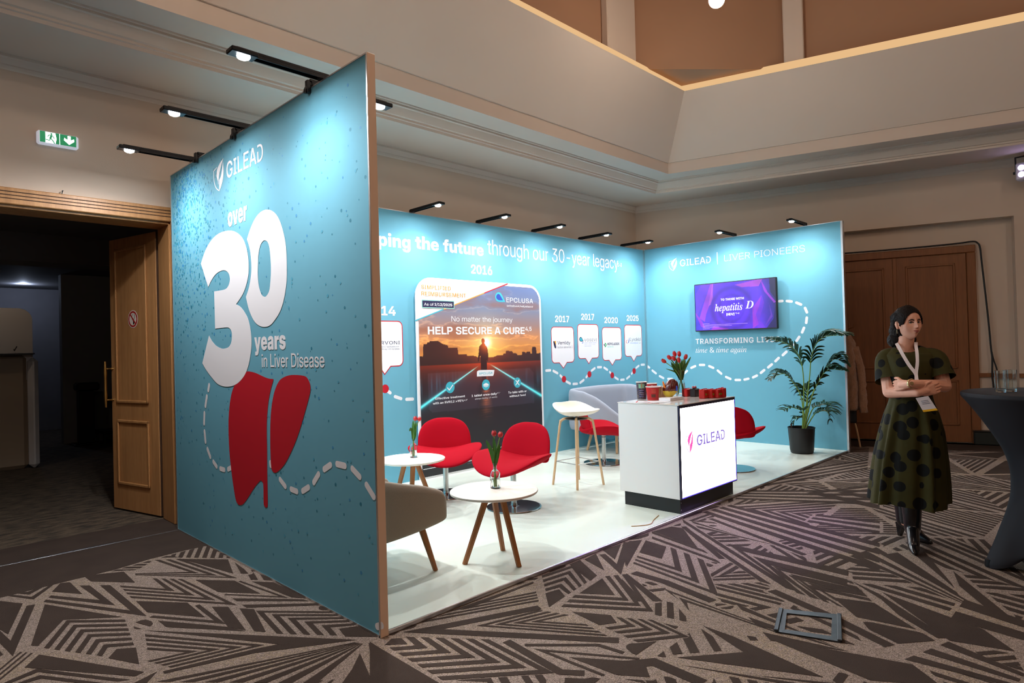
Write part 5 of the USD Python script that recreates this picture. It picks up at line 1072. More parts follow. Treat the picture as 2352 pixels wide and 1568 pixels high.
def tulip(label, base, P, group, leaves=(), r=.021, h=.05):
    """P: stem curve relative to base; leaves: curves"""
    t = thing('tulip', label, 'tulip', base, 0, group)
    S = spline(P, 8); obj('stem', tube(S, np.linspace(.0050, .0036, len(S)), 8), M['stem'], t, smooth=50)
    d = S[-1]-S[-3]; obj('bloom', bloom(S[-1]-d/np.linalg.norm(d)*.004, d, r, h), M['petal'], t, smooth=True)
    for i, (lp, w) in enumerate(leaves): obj('leaf', blade(lp, w, fold=.35, side=sr+sf_*(.5 if i % 2 else -.4)), M['tleaf'], t, smooth=True)
    return t
# tall vase on the counter
vb = np.array(on_top(1565, 910)); vs = thing('vase', 'waisted clear glass vase of red tulips on the counter', 'vase', tuple(vb), 0)
obj('glass', lathe([(1e-4, 0), (.046, 0), (.048, .004), (.046, .03), (.035, .13), (.0295, .175), (.035, .225), (.045, .262), (.0435, .262), (.033, .225), (.0275, .175), (.033, .13), (.044, .03), (.042, .014), (1e-4, .012)], 40), M['glass'], vs, smooth=40)
obj('water', lathe([(1e-4, .0135), (.0415, .0150), (.0425, .03), (.0322, .128), (1e-4, .128)], 40), M['water'], vs, smooth=40)
sr = CR[0]*np.array([1, 1, 0]); sr /= np.linalg.norm(sr); sf_ = np.array([-sr[1], sr[0], 0])  # right of and away from the camera
ppm = 1473.29/((vb-CAM) @ CR[2])
heads = [(1528.5, 825.5, -.03), (1540, 818.5, .02), (1551, 811, .03), (1549.5, 821, -.02), (1560.5, 811.5, .0), (1560, 825, -.04), (1573.5, 818, .01)]
desc = ['leftmost tulip of the counter bouquet, drooping outward', 'second tulip from the left in the counter bouquet', 'tulip at the back of the counter bouquet, left of its tallest', 'tulip low in the middle left of the counter bouquet', 'tallest tulip in the counter bouquet', 'lowest tulip at the centre of the counter bouquet', 'rightmost tulip of the counter bouquet']
for k, (u, v, dp) in enumerate(heads):
    tip = on_plane(u, v, vb+sf_*dp, CR[2])-vb; x = sr @ tip; z = tip[2]
    Pt = [(-sr*np.sign(x)*(.008+.004*k)+sf_*(.012*(k % 3-1))+np.array([0, 0, .022])), (sr*(-.004*np.sign(x))+sf_*dp*.1+np.array([0, 0, .15])), (sr*x*.35+sf_*dp*.6+np.array([0, 0, .15+(z-.15)*.5])), (sr*x+sf_*dp+np.array([0, 0, z-.026]))]
    ls = []
    for sg in (1, -1):
        e = sr*(x*.5+sg*(.035+.012*(k % 3)))+sf_*(dp*2+.02*sg)+np.array([0, 0, z-.035-.012*(k % 3)]); ls.append(([sr*.012*sg+np.array([0, 0, .16])+sf_*dp*.2, sr*(x*.2+.016*sg)+np.array([0, 0, .24]), e], .015))
    if k == 0: ls.append(([np.array([0, 0, .20]), -sr*.055+np.array([0, 0, .245]), -sr*.145+np.array([0, 0, .275])], .011))
    if k == 6: ls.append(([np.array([0, 0, .19]), sr*.045+np.array([0, 0, .28]), sr*.105+np.array([0, 0, .385])], .013))
    tulip('red '+desc[k], tuple(vb), Pt, 'tulips in the counter vase', ls, .0175, .056)
# two small bottles on the coffee tables
def bottle(label, loc):
    t = thing('bottle_vase', label, 'vase', loc, 0); pr = [(1e-4, 0), (.026, 0), (.028, .004), (.027, .03), (.029, .07), (.028, .105), (.022, .122), (.0125, .130), (.0115, .165), (.014, .168), (.014, .172), (.0105, .172), (.009, .165), (.010, .131), (.019, .119), (.0245, .10), (.0255, .07), (.0235, .03), (.0235, .008), (1e-4, .007)]
    v, f = lathe(pr, 40); g = np.arctan2(v[:, 1], v[:, 0]); r_ = np.hypot(v[:, 0], v[:, 1]); k = np.where(v[:, 2] < .12, 1/np.maximum(np.abs(np.cos(g)), np.abs(np.sin(g)))**.55, 1)
    dx = np.where(v[:, 2] < .12, .0035*np.sin(v[:, 2]*75), 0)
    obj('glass', (np.column_stack([v[:, 0]*k+dx, v[:, 1]*k, v[:, 2]]), f), M['glass'], t, smooth=40)
    w, wf = lathe([(1e-4, .0085), (.0228, .0095), (.0228, .03), (.0245, .065), (1e-4, .065)], 40); g = np.arctan2(w[:, 1], w[:, 0]); k = 1/np.maximum(np.abs(np.cos(g)), np.abs(np.sin(g)))**.55
    obj('water', (np.column_stack([w[:, 0]*k+.0035*np.sin(w[:, 2]*75), w[:, 1]*k, w[:, 2]]), wf), M['water'], t, smooth=40)
    return t
for (u, v, nm, hd, lv) in ((1138, 1121, 'front coffee table', [(1134.5, 994, 0), (1148, 997, .01)], [[(1116.5, 1010), (1130, 1038)], [(1148, 1020), (1141, 1045)], [(1134, 1005), (1138, 1040)]]), (950, 1050, 'rear coffee table', [(953, 960, 0), (961.5, 961, .01)], [[(949, 965), (950, 995)], [(940.5, 990), (947, 985)], [(956, 968), (953, 1000)]])):
    b = onz(u, v, FZ+.478); bottle('small clear bottle of two tulips on the '+nm, tuple(b))
    for k, (hu, hv, dp) in enumerate(hd):
        tip = on_plane(hu, hv, b+sf_*dp, CR[2])-b; x = sr @ tip; z = tip[2]
        ls = []
        for (q0, q1) in (lv if k == 0 else []):
            e = on_plane(*q0, b, CR[2])-b; m_ = on_plane(*q1, b, CR[2])-b; ls.append(([np.array([0, 0, .15]), m_, e], .017))
        tulip(('left' if k == 0 else 'right')+' red tulip in the bottle on the '+nm, tuple(b), [np.array([.004*(1-2*k), 0, .012]), np.array([0, 0, .15]), sr*x*.5+np.array([0, 0, .15+(z-.15)*.55]), sr*x+sf_*dp+np.array([0, 0, z-.018])], 'tulips in the bottle on the '+nm, ls, .017, .042)
# potted palm
pp = thing('potted_palm', 'tall green palm in a black pot beside the right blue wall', 'palm', (6.60, .385, FZ), 0)
obj('pot', lathe([(1e-4, 0), (.125, 0), (.135, .012), (.138, .035), (.142, .04), (.160, .315), (.164, .318), (.164, .330), (.154, .330), (.15, .28), (1e-4, .28)], 56), M['black'], pp, smooth=35)
obj('soil', lathe([(1e-4, .292), (.08, .29), (.151, .284)], 30), mat('potting_soil', s(40, 30, 24), .95, fine=.6, fscale=80, bump=.6, bscale=90), pp, smooth=True)
obj('label_stake', xf(box(-.018, .018, -.003, .003, .25, .375, .003), (-.085, .09, 0)), mat('brown_stake', s(104, 60, 44), .6), pp)
pb = np.array([6.60, .385, FZ])
def pat(u, v, dep=0.0): return on_plane(u, v, pb+sf_*dep, CR[2])-pb
fronds = [  # base, bend, tip pixels in depth order; leaflets
 ([(1853, 975), (1846, 880), (1837, 822), (1812, 792), (1776, 780)], .0, .20, 18), ([(1858, 975), (1858, 880), (1866, 810), (1890, 775), (1938, 770)], -.28, .23, 21),
 ([(1850, 975), (1842, 920), (1822, 878), (1800, 858), (1770, 870)], .10, .16, 16), ([(1860, 975), (1868, 900), (1892, 855), (1915, 825), (1940, 834)], -.20, .19, 19),
 ([(1856, 975), (1862, 920), (1878, 880), (1900, 850), (1935, 850)], -.30, .18, 18), ([(1850, 975), (1846, 945), (1836, 940), (1815, 935), (1798, 942)], -.10, .12, 8),
 ([(1862, 975), (1868, 955), (1880, 945), (1900, 945), (1906, 965)], -.05, .12, 9), ([(1860, 975), (1866, 940), (1884, 930), (1905, 928), (1914, 945)], .12, .13, 11), ([(1854, 975), (1850, 955), (1842, 958), (1828, 960), (1820, 975)], .10, .10, 8), ([(1857, 975), (1855, 930), (1852, 900), (1846, 890), (1838, 900)], .16, .14, 11)]
r4 = np.random.default_rng(3)
for path, dep, LL, nl in fronds:
    n_ = len(path); P = np.array([pat(u, v, dep*(i/(n_-1))) for i, (u, v) in enumerate(path)]); P[0] = np.array([P[0][0]*.25, P[0][1]*.25, .27])
    S = spline(P, 10); fr0 = obj('frond', tube(S, np.linspace(.0085, .0025, len(S)), 7), M['stem'], pp, smooth=50)
    N = len(S); tg = np.gradient(S, axis=0); tg /= np.linalg.norm(tg, axis=1, keepdims=True)
    start = .40 if nl > 12 else .25
    for i in range(nl):
        k = start+(1-start)*(i+.4)/nl; ii = min(int(k*(N-1)), N-2); p, t0 = S[ii], tg[ii]
        hs = np.cross(t0, [0, 0, 1.0]); hs /= np.linalg.norm(hs)+1e-9; L = 1.35*LL*(.5+.6*math.sin(PI*(i+.8)/(nl+.6)))
        for sg in (1, -1):
            d0 = t0*.55+hs*sg*.75+np.array([0, 0, .28+r4.uniform(-.1, .1)]); d0 /= np.linalg.norm(d0)
            e = p+d0*L*.55; d1 = d0+np.array([0, 0, -.5-r4.uniform(0, .3)]); d1 /= np.linalg.norm(d1)
            obj('leaflet', blade([p, e, e+d1*L*.5], .0135, .0006, .3, 4, lambda q: np.sin(PI*np.clip(q*.95+.05, 0, 1))**.8, t0), M['palm'], fr0, smooth=True)
# thin cord on the floor by the counter
cd = thing('cord', 'thin tan cord lying on the stand floor by the counter plinth', 'cord')
obj('strand', tube(spline([(*onz(1513, 1183, FZ+.003)[:2], FZ+.003), (*onz(1501, 1194, FZ+.003)[:2], FZ+.003), (*onz(1494, 1203, FZ+.003)[:2], FZ+.003), (*onz(1470, 1207, FZ+.003)[:2], FZ+.003), (*onz(1450, 1208, FZ+.003)[:2], FZ+.003)], 8), .003, 6), mat('tan_cord', s(190, 150, 96), .6), cd, smooth=True)
# ------------------------------------------------------------ around the stand: coat, cocktail table, glasses, cable, lamps
M['fur'] = mat('beige_fur', s(186, 142, 112), .95, fine=.4, fscale=90, vary=.3, vscale=14, sheen=.4, bump=.8, bscale=160, dark=s(120, 82, 60)); M['darkcloth'] = mat('dark_cloth', s(34, 36, 42), .9)
cs = thing('coat_stand', 'wooden coat stand behind the right blue wall', 'coat stand', (7.6, .12, 0), 0)
obj('pole', tube([(0, 0, .35), (0, 0, 1.72)], .018, 10), M['darkoak'], cs, smooth=40)
for k in range(3):
    g = k*2*PI/3-1.4; obj('leg', tube(spline([(0, 0, .45), (math.cos(g)*.07, math.sin(g)*.07, .30), (math.cos(g)*.12, math.sin(g)*.12, 0)], 6), .012, 8), M['paleoak'], cs, smooth=40)
for k in range(4):
    g = k*PI/2; obj('hook', tube(spline([(0, 0, 1.6), (math.cos(g)*.08, math.sin(g)*.08, 1.62), (math.cos(g)*.10, math.sin(g)*.10, 1.68)], 5), .008, 8), M['darkoak'], cs, smooth=40)
def hang(levels, n=40, folds=7, amp=.06, seed=0, fuzz=.0):
    V = []
    for z, cx, cy, a, b in levels:
        g = np.arange(n)*2*PI/n; r = 1+amp*np.sin(folds*g+seed)+.5*amp*np.sin(3*g+z*4); V.append(np.column_stack([cx+a*np.cos(g)*r, cy+b*np.sin(g)*r, np.full(n, z)]))
    L = len(V); v = np.vstack(V+[V[0].mean(0)[None], V[-1].mean(0)[None]])
    f = [(i*n+j, i*n+(j+1) % n, (i+1)*n+(j+1) % n) for i in range(L-1) for j in range(n)]+[(i*n+j, (i+1)*n+(j+1) % n, (i+1)*n+j) for i in range(L-1) for j in range(n)]
    f += [(L*n, (j+1) % n, j) for j in range(n)]+[(L*n+1, (L-1)*n+j, (L-1)*n+(j+1) % n) for j in range(n)]
    if fuzz:
        c = np.column_stack([np.full(len(v), v[:, 0].mean()), np.full(len(v), v[:, 1].mean()), v[:, 2]]); d = v-c; d /= np.linalg.norm(d, axis=1, keepdims=True)+1e-6; v = v+d*fuzz*(meshkit.fbm(v*28, 3, 2)-.5)[:, None]
    return (v, np.array(f))
fc = thing('fur_coat', 'beige fur coat hanging at the edge of the right blue wall', 'coat', (7.6, .12, 0), 0)
zs = np.linspace(.50, 1.52, 26)
obj('body', hang([(z, 0, 0, np.interp(z, [.5, .8, 1.2, 1.4, 1.52], [.16, .165, .15, .12, .05]), np.interp(z, [.5, .8, 1.2, 1.4, 1.52], [.12, .14, .12, .09, .04])) for z in zs], 72, 5, .08, .4, .05), M['fur'], fc, smooth=True)
zs = np.linspace(.47, 1.36, 20)
for sg, nm in ((-1, 'sleeve'), (1, 'sleeve')): obj(nm, hang([(z, -.02*sg, sg*np.interp(z, [.47, 1.0, 1.36], [.17, .155, .08]), .055, .05) for z in zs], 36, 3, .08, sg, .04), M['fur'], fc, smooth=True)
dk = thing('dark_coat', 'dark garment hanging beneath the beige fur coat', 'coat', (7.6, .12, 0), 0)
obj('body', hang([(z, .0, .0, .12, .085) for z in np.linspace(.33, .56, 8)], 48, 6, .08), M['darkcloth'], dk, smooth=True)

ckt = thing('cocktail_table', 'standing table in a stretched black cover at the right edge', 'table', (3.29, -2.32, 0), 0)
M['blackcover'] = mat('black_stretch_cover', s(26, 26, 34), .75, fine=.2, fscale=400)
prof = [(.40, 1.10), (.402, 1.085), (.398, 1.07), (.36, 1.02), (.30, .93), (.235, .82), (.185, .72), (.16, .62), (.155, .55), (.16, .46), (.185, .36), (.22, .26), (.255, .16), (.285, .08), (.30, .03), (.30, .0)]
v, f = lathe(spline(prof, 4), 96); g = np.arctan2(v[:, 1], v[:, 0]); low = np.clip((.5-v[:, 2])/.5, 0, 1)**1.3
lob = .5+.5*np.cos(4*(g-2.05)); k = 1-low*.38*(1-lob**1.5)+low*.03*lob; v[:, 0] *= k; v[:, 1] *= k
arch = np.clip((.12-v[:, 2])/.12, 0, 1)*(1-lob)**1.5*.10; v[:, 2] += arch
obj('cover', (v, f), M['blackcover'], ckt, smooth=True)
obj('tabletop', lathe([(1e-4, 1.104), (.385, 1.104), (.40, 1.10), (.402, 1.092)], 72), M['blackcover'], ckt, smooth=30)
for k in range(4):
    a = 2.05+k*PI/2; obj('foot', lathe([(1e-4, .0), (.03, 0), (.034, .01), (.03, .05), (1e-4, .055)], 20, .285*math.cos(a), .285*math.sin(a)), M['black'], ckt, smooth=40)
for k, (u, v_, nm) in enumerate(((2299, 900, 'left'), (2323, 898, 'right'))):
    p = onz(u, v_, 1.1045); gl = thing('tumbler', f'tall clear water glass on the black table, {nm} of the two', 'glass', tuple(p), 0, None)
    obj('glass', lathe([(1e-4, 0), (.027, 0), (.0285, .003), (.031, .135), (.0295, .135), (.0272, .016), (1e-4, .014)], 36), M['glass'], gl, smooth=40)
cbp = Plane(tuple(at(0, ROFF))+(0,), (Q[0], Q[1], 0))
def cpx(pts, off): return [cbp.P(*cbp.px(*p), off) for p in pts]
cb = thing('cable', 'black cable running over the brown double doors and down the wall', 'cable')
obj('run', [tube(spline(cpx([(1936, 583), (2040, 575), (2147, 565.5), (2200, 560), (2232, 555.8), (2243, 559), (2249, 570), (2254, 612), (2267, 725), (2274, 798), (2277, 822), (2277, 860), (2280, 893), (2281, 960), (2280, 1000)], .062), 8), .011, 8), tube(spline(cpx([(2275, 805), (2280, 826), (2288, 850), (2292, 880), (2293, 940), (2290, 1000)], .066), 6), .009, 8)], M['black'], cb, smooth=50)
dbx_ = thing('floor_case', 'low dark case on the floor beside the double doors', 'case', (*(at((3.25+1.32)/-Q[1], ROFF-.08)), 0), math.atan2(Q[1], Q[0]))
obj('body', box(-.22, .22, -.06, .06, .0, .17, .01), mat('dark_green_case', s(28, 34, 30), .6), dbx_); obj('lid', box(-.225, .225, -.065, .065, .17, .185, .004), M['black'], dbx_)
# purple stage lamp high on the right wall
pl = thing('stage_lamp', 'small purple stage lamp high on the right wall at the picture edge', 'lamp', (8.555, -1.765, 3.53), math.atan2(.86, -5.1))
obj('housing', box(-.09, .06, -.11, .11, -.11, .11, .015), mat('lamp_housing', s(200, 195, 215), .4), pl)
obj('lens', [xf(lathe([(1e-4, .0), (.035, .0), (.04, -.01)], 20), (.062, y, z), ry=PI/2) for y in (-.045, .045) for z in (-.04, .045)], lamp_mat('stage_lens', (.62, .5, 1.0), 14.0), pl)
obj('bracket', [box(-.02, .02, -.125, -.115, -.02, .2, .003), box(-.02, .02, .115, .125, -.02, .2, .003), box(-.02, .02, -.125, .125, .19, .2, .003)], M['black'], pl)
obj('knob', [xf(lathe([(1e-4, 0), (.018, 0), (.018, .02), (1e-4, .022)], 14), (0, -.125, 0), rx=PI/2), xf(lathe([(1e-4, 0), (.018, 0), (.018, .02), (1e-4, .022)], 14), (0, .145, 0), rx=PI/2)], M['black'], pl)
pd0 = None
for i, q in enumerate(PENDANTS):
    lab = 'round glowing pendant bulb hanging in the ceiling lantern' if i == 0 else ('added unseen pendant bulb over the stand', 'added unseen pendant bulb over the left wall', 'added unseen pendant bulb nearest the viewer', 'added unseen pendant bulb over the cocktail table side', 'added unseen pendant bulb farthest left in the hall', 'added unseen pendant bulb by the front wall, right', 'added unseen pendant bulb by the front wall, left')[i-1]
    if pd0 is None:
        pd0 = thing('pendant_lamp', lab, 'lamp', q, 0); obj('bulb', trimesh.creation.icosphere(3, radius=BULB_R), M['bulb'], pd0, smooth=True)
        obj('socket', lathe([(1e-4, .12), (.028, .12), (.03, .09), (.03, .082)], 16), M['brass'], pd0, smooth=40); obj('cord', tube([(0, 0, .12), (0, 0, 7.2-q[2])], .004, 6), M['black'], pd0)
    else: dup(pd0, q, 0, lab, 'unseen pendant bulbs added for room light')

# ------------------------------------------------------------ the woman in the spotted dress
WB = np.array([3.33, -1.62, 0.0]); WY = np.array([.975, .223, 0]); WY /= np.linalg.norm(WY); WX = np.array([WY[1], -WY[0], 0])
def wl(u, v, dep=0.0):
    p = on_plane(u, v, WB+WY*dep, WY)-WB; return np.array([p @ WX, dep, p[2]])
def fl(x, y): d = np.array([x, y, 0])-WB*np.array([1, 1, 0]); return np.array([d @ WX, d @ WY])
wm = thing('person', 'woman in an olive dress with black spots and ankle boots, arms crossed', 'person', tuple(WB), math.atan2(WX[1], WX[0]))
M['skin'] = mat('skin', s(234, 172, 146), .5, vary=.12, vscale=18, fine=.0, dark=s(170, 100, 80)); M['hair'] = mat('dark_hair', s(22, 13, 10), .55, spec=.15, fine=.4, fscale=60, stretch=(1, 1, .25), bump=.5, bscale=120)
def ball(c, r, n=14):
    return Manifold.sphere(float(r), n).translate([float(x) for x in c])
def chain(js):
    ms = []
    for (a, ra), (b, rb) in zip(js, js[1:]): ms.append(Manifold.batch_hull([ball(a, ra), ball(b, rb)]))
    return ms
def merge(ms, ref=.012, it=8):
    m = Manifold.batch_boolean(ms, __import__('manifold3d').OpType.Add).refine_to_length(ref); t = m.to_mesh(); t = trimesh.Trimesh(t.vert_properties[:, :3], t.tri_verts, process=True); trimesh.smoothing.filter_taubin(t, iterations=it); return t
hd = (wl(2083, 748, .0)+wl(2090, 742, 0))/2
top = wl(2080, 705, 0)[2]; hd = np.array([wl(2086, 745, 0)[0], .0, top-.118])
SL, SR_ = wl(2036, 822, .02), wl(2148, 822, .0)
EL, ER = wl(2043, 900, -.08), wl(2169, 886, -.07)
WLs, WRs = wl(2108, 902, -.235), wl(2094, 881, -.265)
PLs, PRs = wl(2128, 897, -.215), wl(2070, 884, -.20)
neck0, neck1 = np.array([wl(2078, 800, 0)[0], .015, wl(2078, 800, 0)[2]]), hd+np.array([-.012, .02, -.06])
bones = chain([(neck1, .052), (neck0, .054), (neck0+[0, .02, -.10], .075)]) + chain([(SL, .056), (EL, .043), (WLs, .027), (PLs, .024)]) + chain([(SR_, .056), (ER, .043), (WRs, .027), (PRs, .024)])
hip = np.array([wl(2092, 960, 0)[0], .02, wl(2092, 960, 0)[2]])
bones += chain([(neck0+[0, .02, -.10], .08), (hip+[0, 0, .18], .12), (hip, .14)]) + chain([(SL, .06), (neck0+[0, .02, -.09], .07), (SR_, .06)])
fA, fB = fl(3.30, -1.60), fl(3.50, -1.52)
for sx, ft in ((1, fA), (-1, fB)):
    bones += chain([(hip+[.07*sx, 0, -.03], .095), (np.array([ft[0]+.02*sx, ft[1], .50]), .058), (np.array([ft[0], ft[1]+.005, .30]), .052), (np.array([ft[0], ft[1], .12]), .038)])
# hands: fingers closed on the opposite arm
def hand(wr, palm, other, curl):
    d = (palm-wr)/np.linalg.norm(palm-wr); up = np.array([0, 0, 1.0]); up -= d*(up @ d); up /= np.linalg.norm(up); out_ = np.cross(d, up); ms = []
    if out_[1] < 0: out_ = -out_
    ms += chain([(wr, .026), (palm, .024)]); ms.append(Manifold.batch_hull([ball(palm+up*.026, .013), ball(palm-up*.024, .013), ball(palm+d*.045+up*.028, .011), ball(palm+d*.045-up*.026, .011), ball(wr, .02)]))
    for i, L in enumerate((.062, .072, .068, .054)):
        b = palm+d*.045+up*(.027-.018*i); k1 = b+d*L*.42+out_*curl*.3*L; k2 = k1+d*L*.28+out_*curl*.8*L*.6; k3 = k2+d*L*.12+out_*curl*L*.5
        ms += chain([(b, .0095), (k1, .0088), (k2, .0082), (k3, .0072)])
    tb_ = palm+up*.02-d*.012; ms += chain([(tb_, .013), (tb_+up*.028+d*.024-out_*.006, .0095), (tb_+up*.032+d*.052-out_*.002, .008)])
    return ms
bones += hand(WLs, PLs, None, .5)+hand(WRs, PRs, None, .6)
bodym = merge(bones, .011, 6)
# head with a face, turned to the picture's right
FD = np.array([.56, -.83, -.02]); FD /= np.linalg.norm(FD); LS = np.cross([0, 0, 1.0], FD); LS /= np.linalg.norm(LS); UP = np.cross(FD, LS)
def head_shape(d):
    f, l, z = d[:, 0], d[:, 1], d[:, 2]
    g = lambda cf, cl_, cz, wf: np.exp(-(((f-cf)**2+(l-cl_)**2+(z-cz)**2)/wf**2))
    sd = .074*(1-.30*np.clip(-z-.1, 0, 1)**1.1*np.clip(.6+f, 0, 1.4)); fr__ = np.where(f > 0, .094, .100*(1-.25*np.clip(-z-.2, 0, 1))); hz_ = .114
    P = np.stack([f*fr__, l*sd, z*hz_], -1)
    flat_ = np.clip(f, 0, 1); P[:, 0] -= .012*flat_*np.exp(-((z-.0)/.5)**2)*(np.abs(l) < .9)
    P[:, 0] += .020*g(.62, 0, -.80, .34)+.010*g(.9, 0, -.46, .20)-.006*g(.85, 0, -.62, .13)
    for sg in (1, -1): P[:, 0] += -.012*g(.86, .36*sg, .09, .19)+.006*g(.88, .36*sg, .26, .16); P[:, 1] += sg*.007*g(.7, .62*sg, -.20, .28)
    ridge = np.exp(-(l/.105)**2)*np.where(z > -.2, np.exp(-((z+.2)/.34)**2), np.exp(-((z+.2)/.075)**2))*np.clip((f-.5)*3, 0, 1)
    P[:, 0] += .023*ridge
    for sg in (1, -1): P[:, 0] += .009*g(.94, .13*sg, -.24, .085)
    P[:, 0] += .005*np.exp(-(l/.22)**2)*(np.exp(-((z+.41)/.035)**2)+1.1*np.exp(-((z+.50)/.04)**2)-1.0*np.exp(-((z+.453)/.016)**2))*np.clip(f, 0, 1)
    return P
ico = trimesh.creation.icosphere(5); hp_ = head_shape(ico.vertices); B3 = np.stack([FD, LS, UP])
hw = hp_ @ B3+hd
hm = Manifold(__import__('manifold3d').Mesh(np.asarray(hw, np.float32), np.asarray(ico.faces, np.uint32)))
bm_ = Manifold(__import__('manifold3d').Mesh(np.asarray(bodym.vertices, np.float32), np.asarray(bodym.faces, np.uint32)))
ears = []
for sg in (1, -1):
    c = hd+np.array([-.008, sg*.073, -.008]) @ B3; ears.append(Manifold.batch_hull([ball(c+UP*.018-FD*.004, .012), ball(c-UP*.020+FD*.004, .009), ball(c-FD*.012+UP*.006, .010)]))
full = Manifold.batch_boolean([hm, bm_]+ears, __import__('manifold3d').OpType.Add)
body = obj('body', full, M['skin'], wm, smooth=60)
# eyes, brows, lips
def on_head(l, z, dn=0.0):
    f = math.sqrt(max(0, 1-l*l-z*z)); p = head_shape(np.array([[f, l, z]]))[0]; return hd+(p+np.array([dn, 0, 0])) @ B3
eyew, iris = mat('eye_white', s(200, 190, 182), .2), mat('iris', s(40, 26, 20), .15); lipm = mat('lips', s(158, 74, 68), .4)
for sg in (1, -1):
    e = on_head(.36*sg, .07, -.0060); obj('eye', xf(trimesh.creation.icosphere(3, radius=.0115), e), eyew, body, smooth=True); obj('iris', xf(trimesh.creation.icosphere(2, radius=.0058), e+FD*.0068+LS*(-.0015)), iris, body, smooth=True)
    obj('eyelid', tube(spline([on_head(.50*sg, .055, .002), on_head(.36*sg, .115, .0035), on_head(.20*sg, .06, .002)], 6), [.0026]*13, 6), M['hair'], body, smooth=True)
    obj('eyebrow', tube(spline([on_head(.56*sg, .185, .002), on_head(.38*sg, .25, .0025), on_head(.16*sg, .205, .002)], 6), np.interp(np.arange(13), [0, 6, 12], [.0012, .0032, .0026]), 6), M['hair'], body, smooth=True)
obj('lips', [tube(spline([on_head(.27, -.425, .0012), on_head(.08, -.412, .0025), on_head(0, -.422, .0025), on_head(-.08, -.412, .0025), on_head(-.27, -.425, .0012)], 5), np.interp(np.arange(21), [0, 10, 20], [.0010, .0028, .0010]), 6), tube(spline([on_head(.25, -.435, .0012), on_head(0, -.495, .0025), on_head(-.25, -.435, .0012)], 6), np.interp(np.arange(13), [0, 6, 12], [.0010, .0036, .0010]), 6)], lipm, body, smooth=True)
# hair: cap swept back with a full loose bunch at the nape
hv = trimesh.creation.icosphere(4); d = hv.vertices.copy()
capv = np.stack([d[:, 0]*.104-.012, d[:, 1]*.087, d[:, 2]*.118+.012], -1)
capw = capv @ B3+hd
MM = __import__('manifold3d')
tom = lambda v, f: Manifold(MM.Mesh(np.asarray(v, np.float32), np.asarray(f, np.uint32)))
cap = tom(capw, hv.faces)
def ell(c, r): v = hv.vertices*np.array(r)+np.array(c); return tom(v @ B3+hd, hv.faces)
lump = [cap, ell((-.060, .0, -.045), (.075, .088, .085)), ell((-.075, .035, -.115), (.060, .060, .060)), ell((-.078, -.03, -.112), (.062, .062, .062)), ell((-.035, .076, .025), (.050, .014, .055)), ell((-.035, -.076, .025), (.050, .014, .055))]
cutface = [ell((.090, 0, -.040), (.070, .085, .122)), ell((.055, -.075, -.085), (.058, .055, .085)), ell((.055, .075, -.085), (.058, .055, .085)), ell((.075, 0, -.13), (.10, .10, .09)), ell((-.002, .088, -.012), (.026, .030, .036)), ell((-.002, -.088, -.012), (.026, .030, .036))]
hair = Manifold.batch_boolean(lump, MM.OpType.Add)-Manifold.batch_boolean(cutface, MM.OpType.Add)
t = hair.refine_to_length(.008).to_mesh(); t = trimesh.Trimesh(t.vert_properties[:, :3], t.tri_verts, process=True); trimesh.smoothing.filter_taubin(t, iterations=5)
nv = t.vertex_normals; hl = (t.vertices-hd) @ B3.T
strand = np.sin((hl[:, 1]*2.2+np.arctan2(hl[:, 2]+.02, hl[:, 0]+.02)*.05)*420+6*meshkit.noise(t.vertices*30, 1)); wv = meshkit.fbm(t.vertices*26, 3, 4)-.5
t.vertices = t.vertices+nv*(.0018*strand+.020*wv*np.clip((.02-hl[:, 0])*14, .1, 1))[:, None]
obj('hair', t, M['hair'], wm, smooth=True)
gold = mat('jewel_gold', (.80, .62, .34), .25, 1.0)
for sg in (1, -1):
    c = hd+np.array([-.004, sg*.080, -.036]) @ B3; obj('earring', tube(spline([c, c+[0, 0, -.012], c+FD*.003+[0, 0, -.03]], 5), .0022, 6), gold, wm, smooth=True)
# dress: spotted fabric, bodice, sleeves and full skirt
n = {'tc': ('texture_coordinate', {}), 'v': ('voronoi_texture', dict(scale=9.5, randomness=.6)), 'lt': ('math', dict(math_type='less_than', value2=.40)), 'nz': ('noise_texture', dict(scale=30.0, detail=2.0)), 'nn': ('noise_texture', dict(scale=5.0)),
     'm0': ('mix', dict(color1=s(66, 61, 23), color2=s(44, 42, 17))), 'm': ('mix', dict(color2=s(11, 12, 11))), 'p': ('principled_bsdf', dict(roughness=.8, specular_ior_level=.2)), 'bu': ('bump', dict(strength=.15, distance=.01))}
M['dress'] = usdkit.material(stage, LOOKS+'spotted_dress', n, [('tc.object', 'v.vector'), ('tc.object', 'nz.vector'), ('tc.object', 'nn.vector'), ('v.distance', 'lt.value1'), ('nn.fac', 'm0.fac'), ('m0.color', 'm.color1'), ('lt.value', 'm.fac'), ('m.color', 'p.base_color'), ('nz.fac', 'bu.height'), ('bu.normal', 'p.normal')], surface='p.BSDF')
def row(v, uL, uR, b, cy=.0, amp=.0, flat_=2.4):
    a, c = wl(uL, v), wl(uR, v); return ((a[2]+c[2])/2, (a[0]+c[0])/2, cy, (c[0]-a[0])/2, b, amp, flat_)
rows = [row(1152, 1999, 2178, .235, .01, .075), row(1110, 2003, 2177, .225, .01, .07), row(1050, 2010, 2173, .205, .01, .06), row(990, 2022, 2166, .185, .01, .05), row(950, 2032, 2156, .165, .01, .035), row(925, 2040, 2146, .15, .01, .015), row(905, 2044, 2142, .142, .0, .0), row(880, 2043, 2145, .148, -.005), row(855, 2040, 2147, .155, -.01), row(830, 2037, 2150, .14, -.005), row(815, 2033, 2149, .112, .005), row(806, 2038, 2141, .092, .01), row(799, 2048, 2128, .08, .012), row(794, 2055, 2114, .074, .014)]
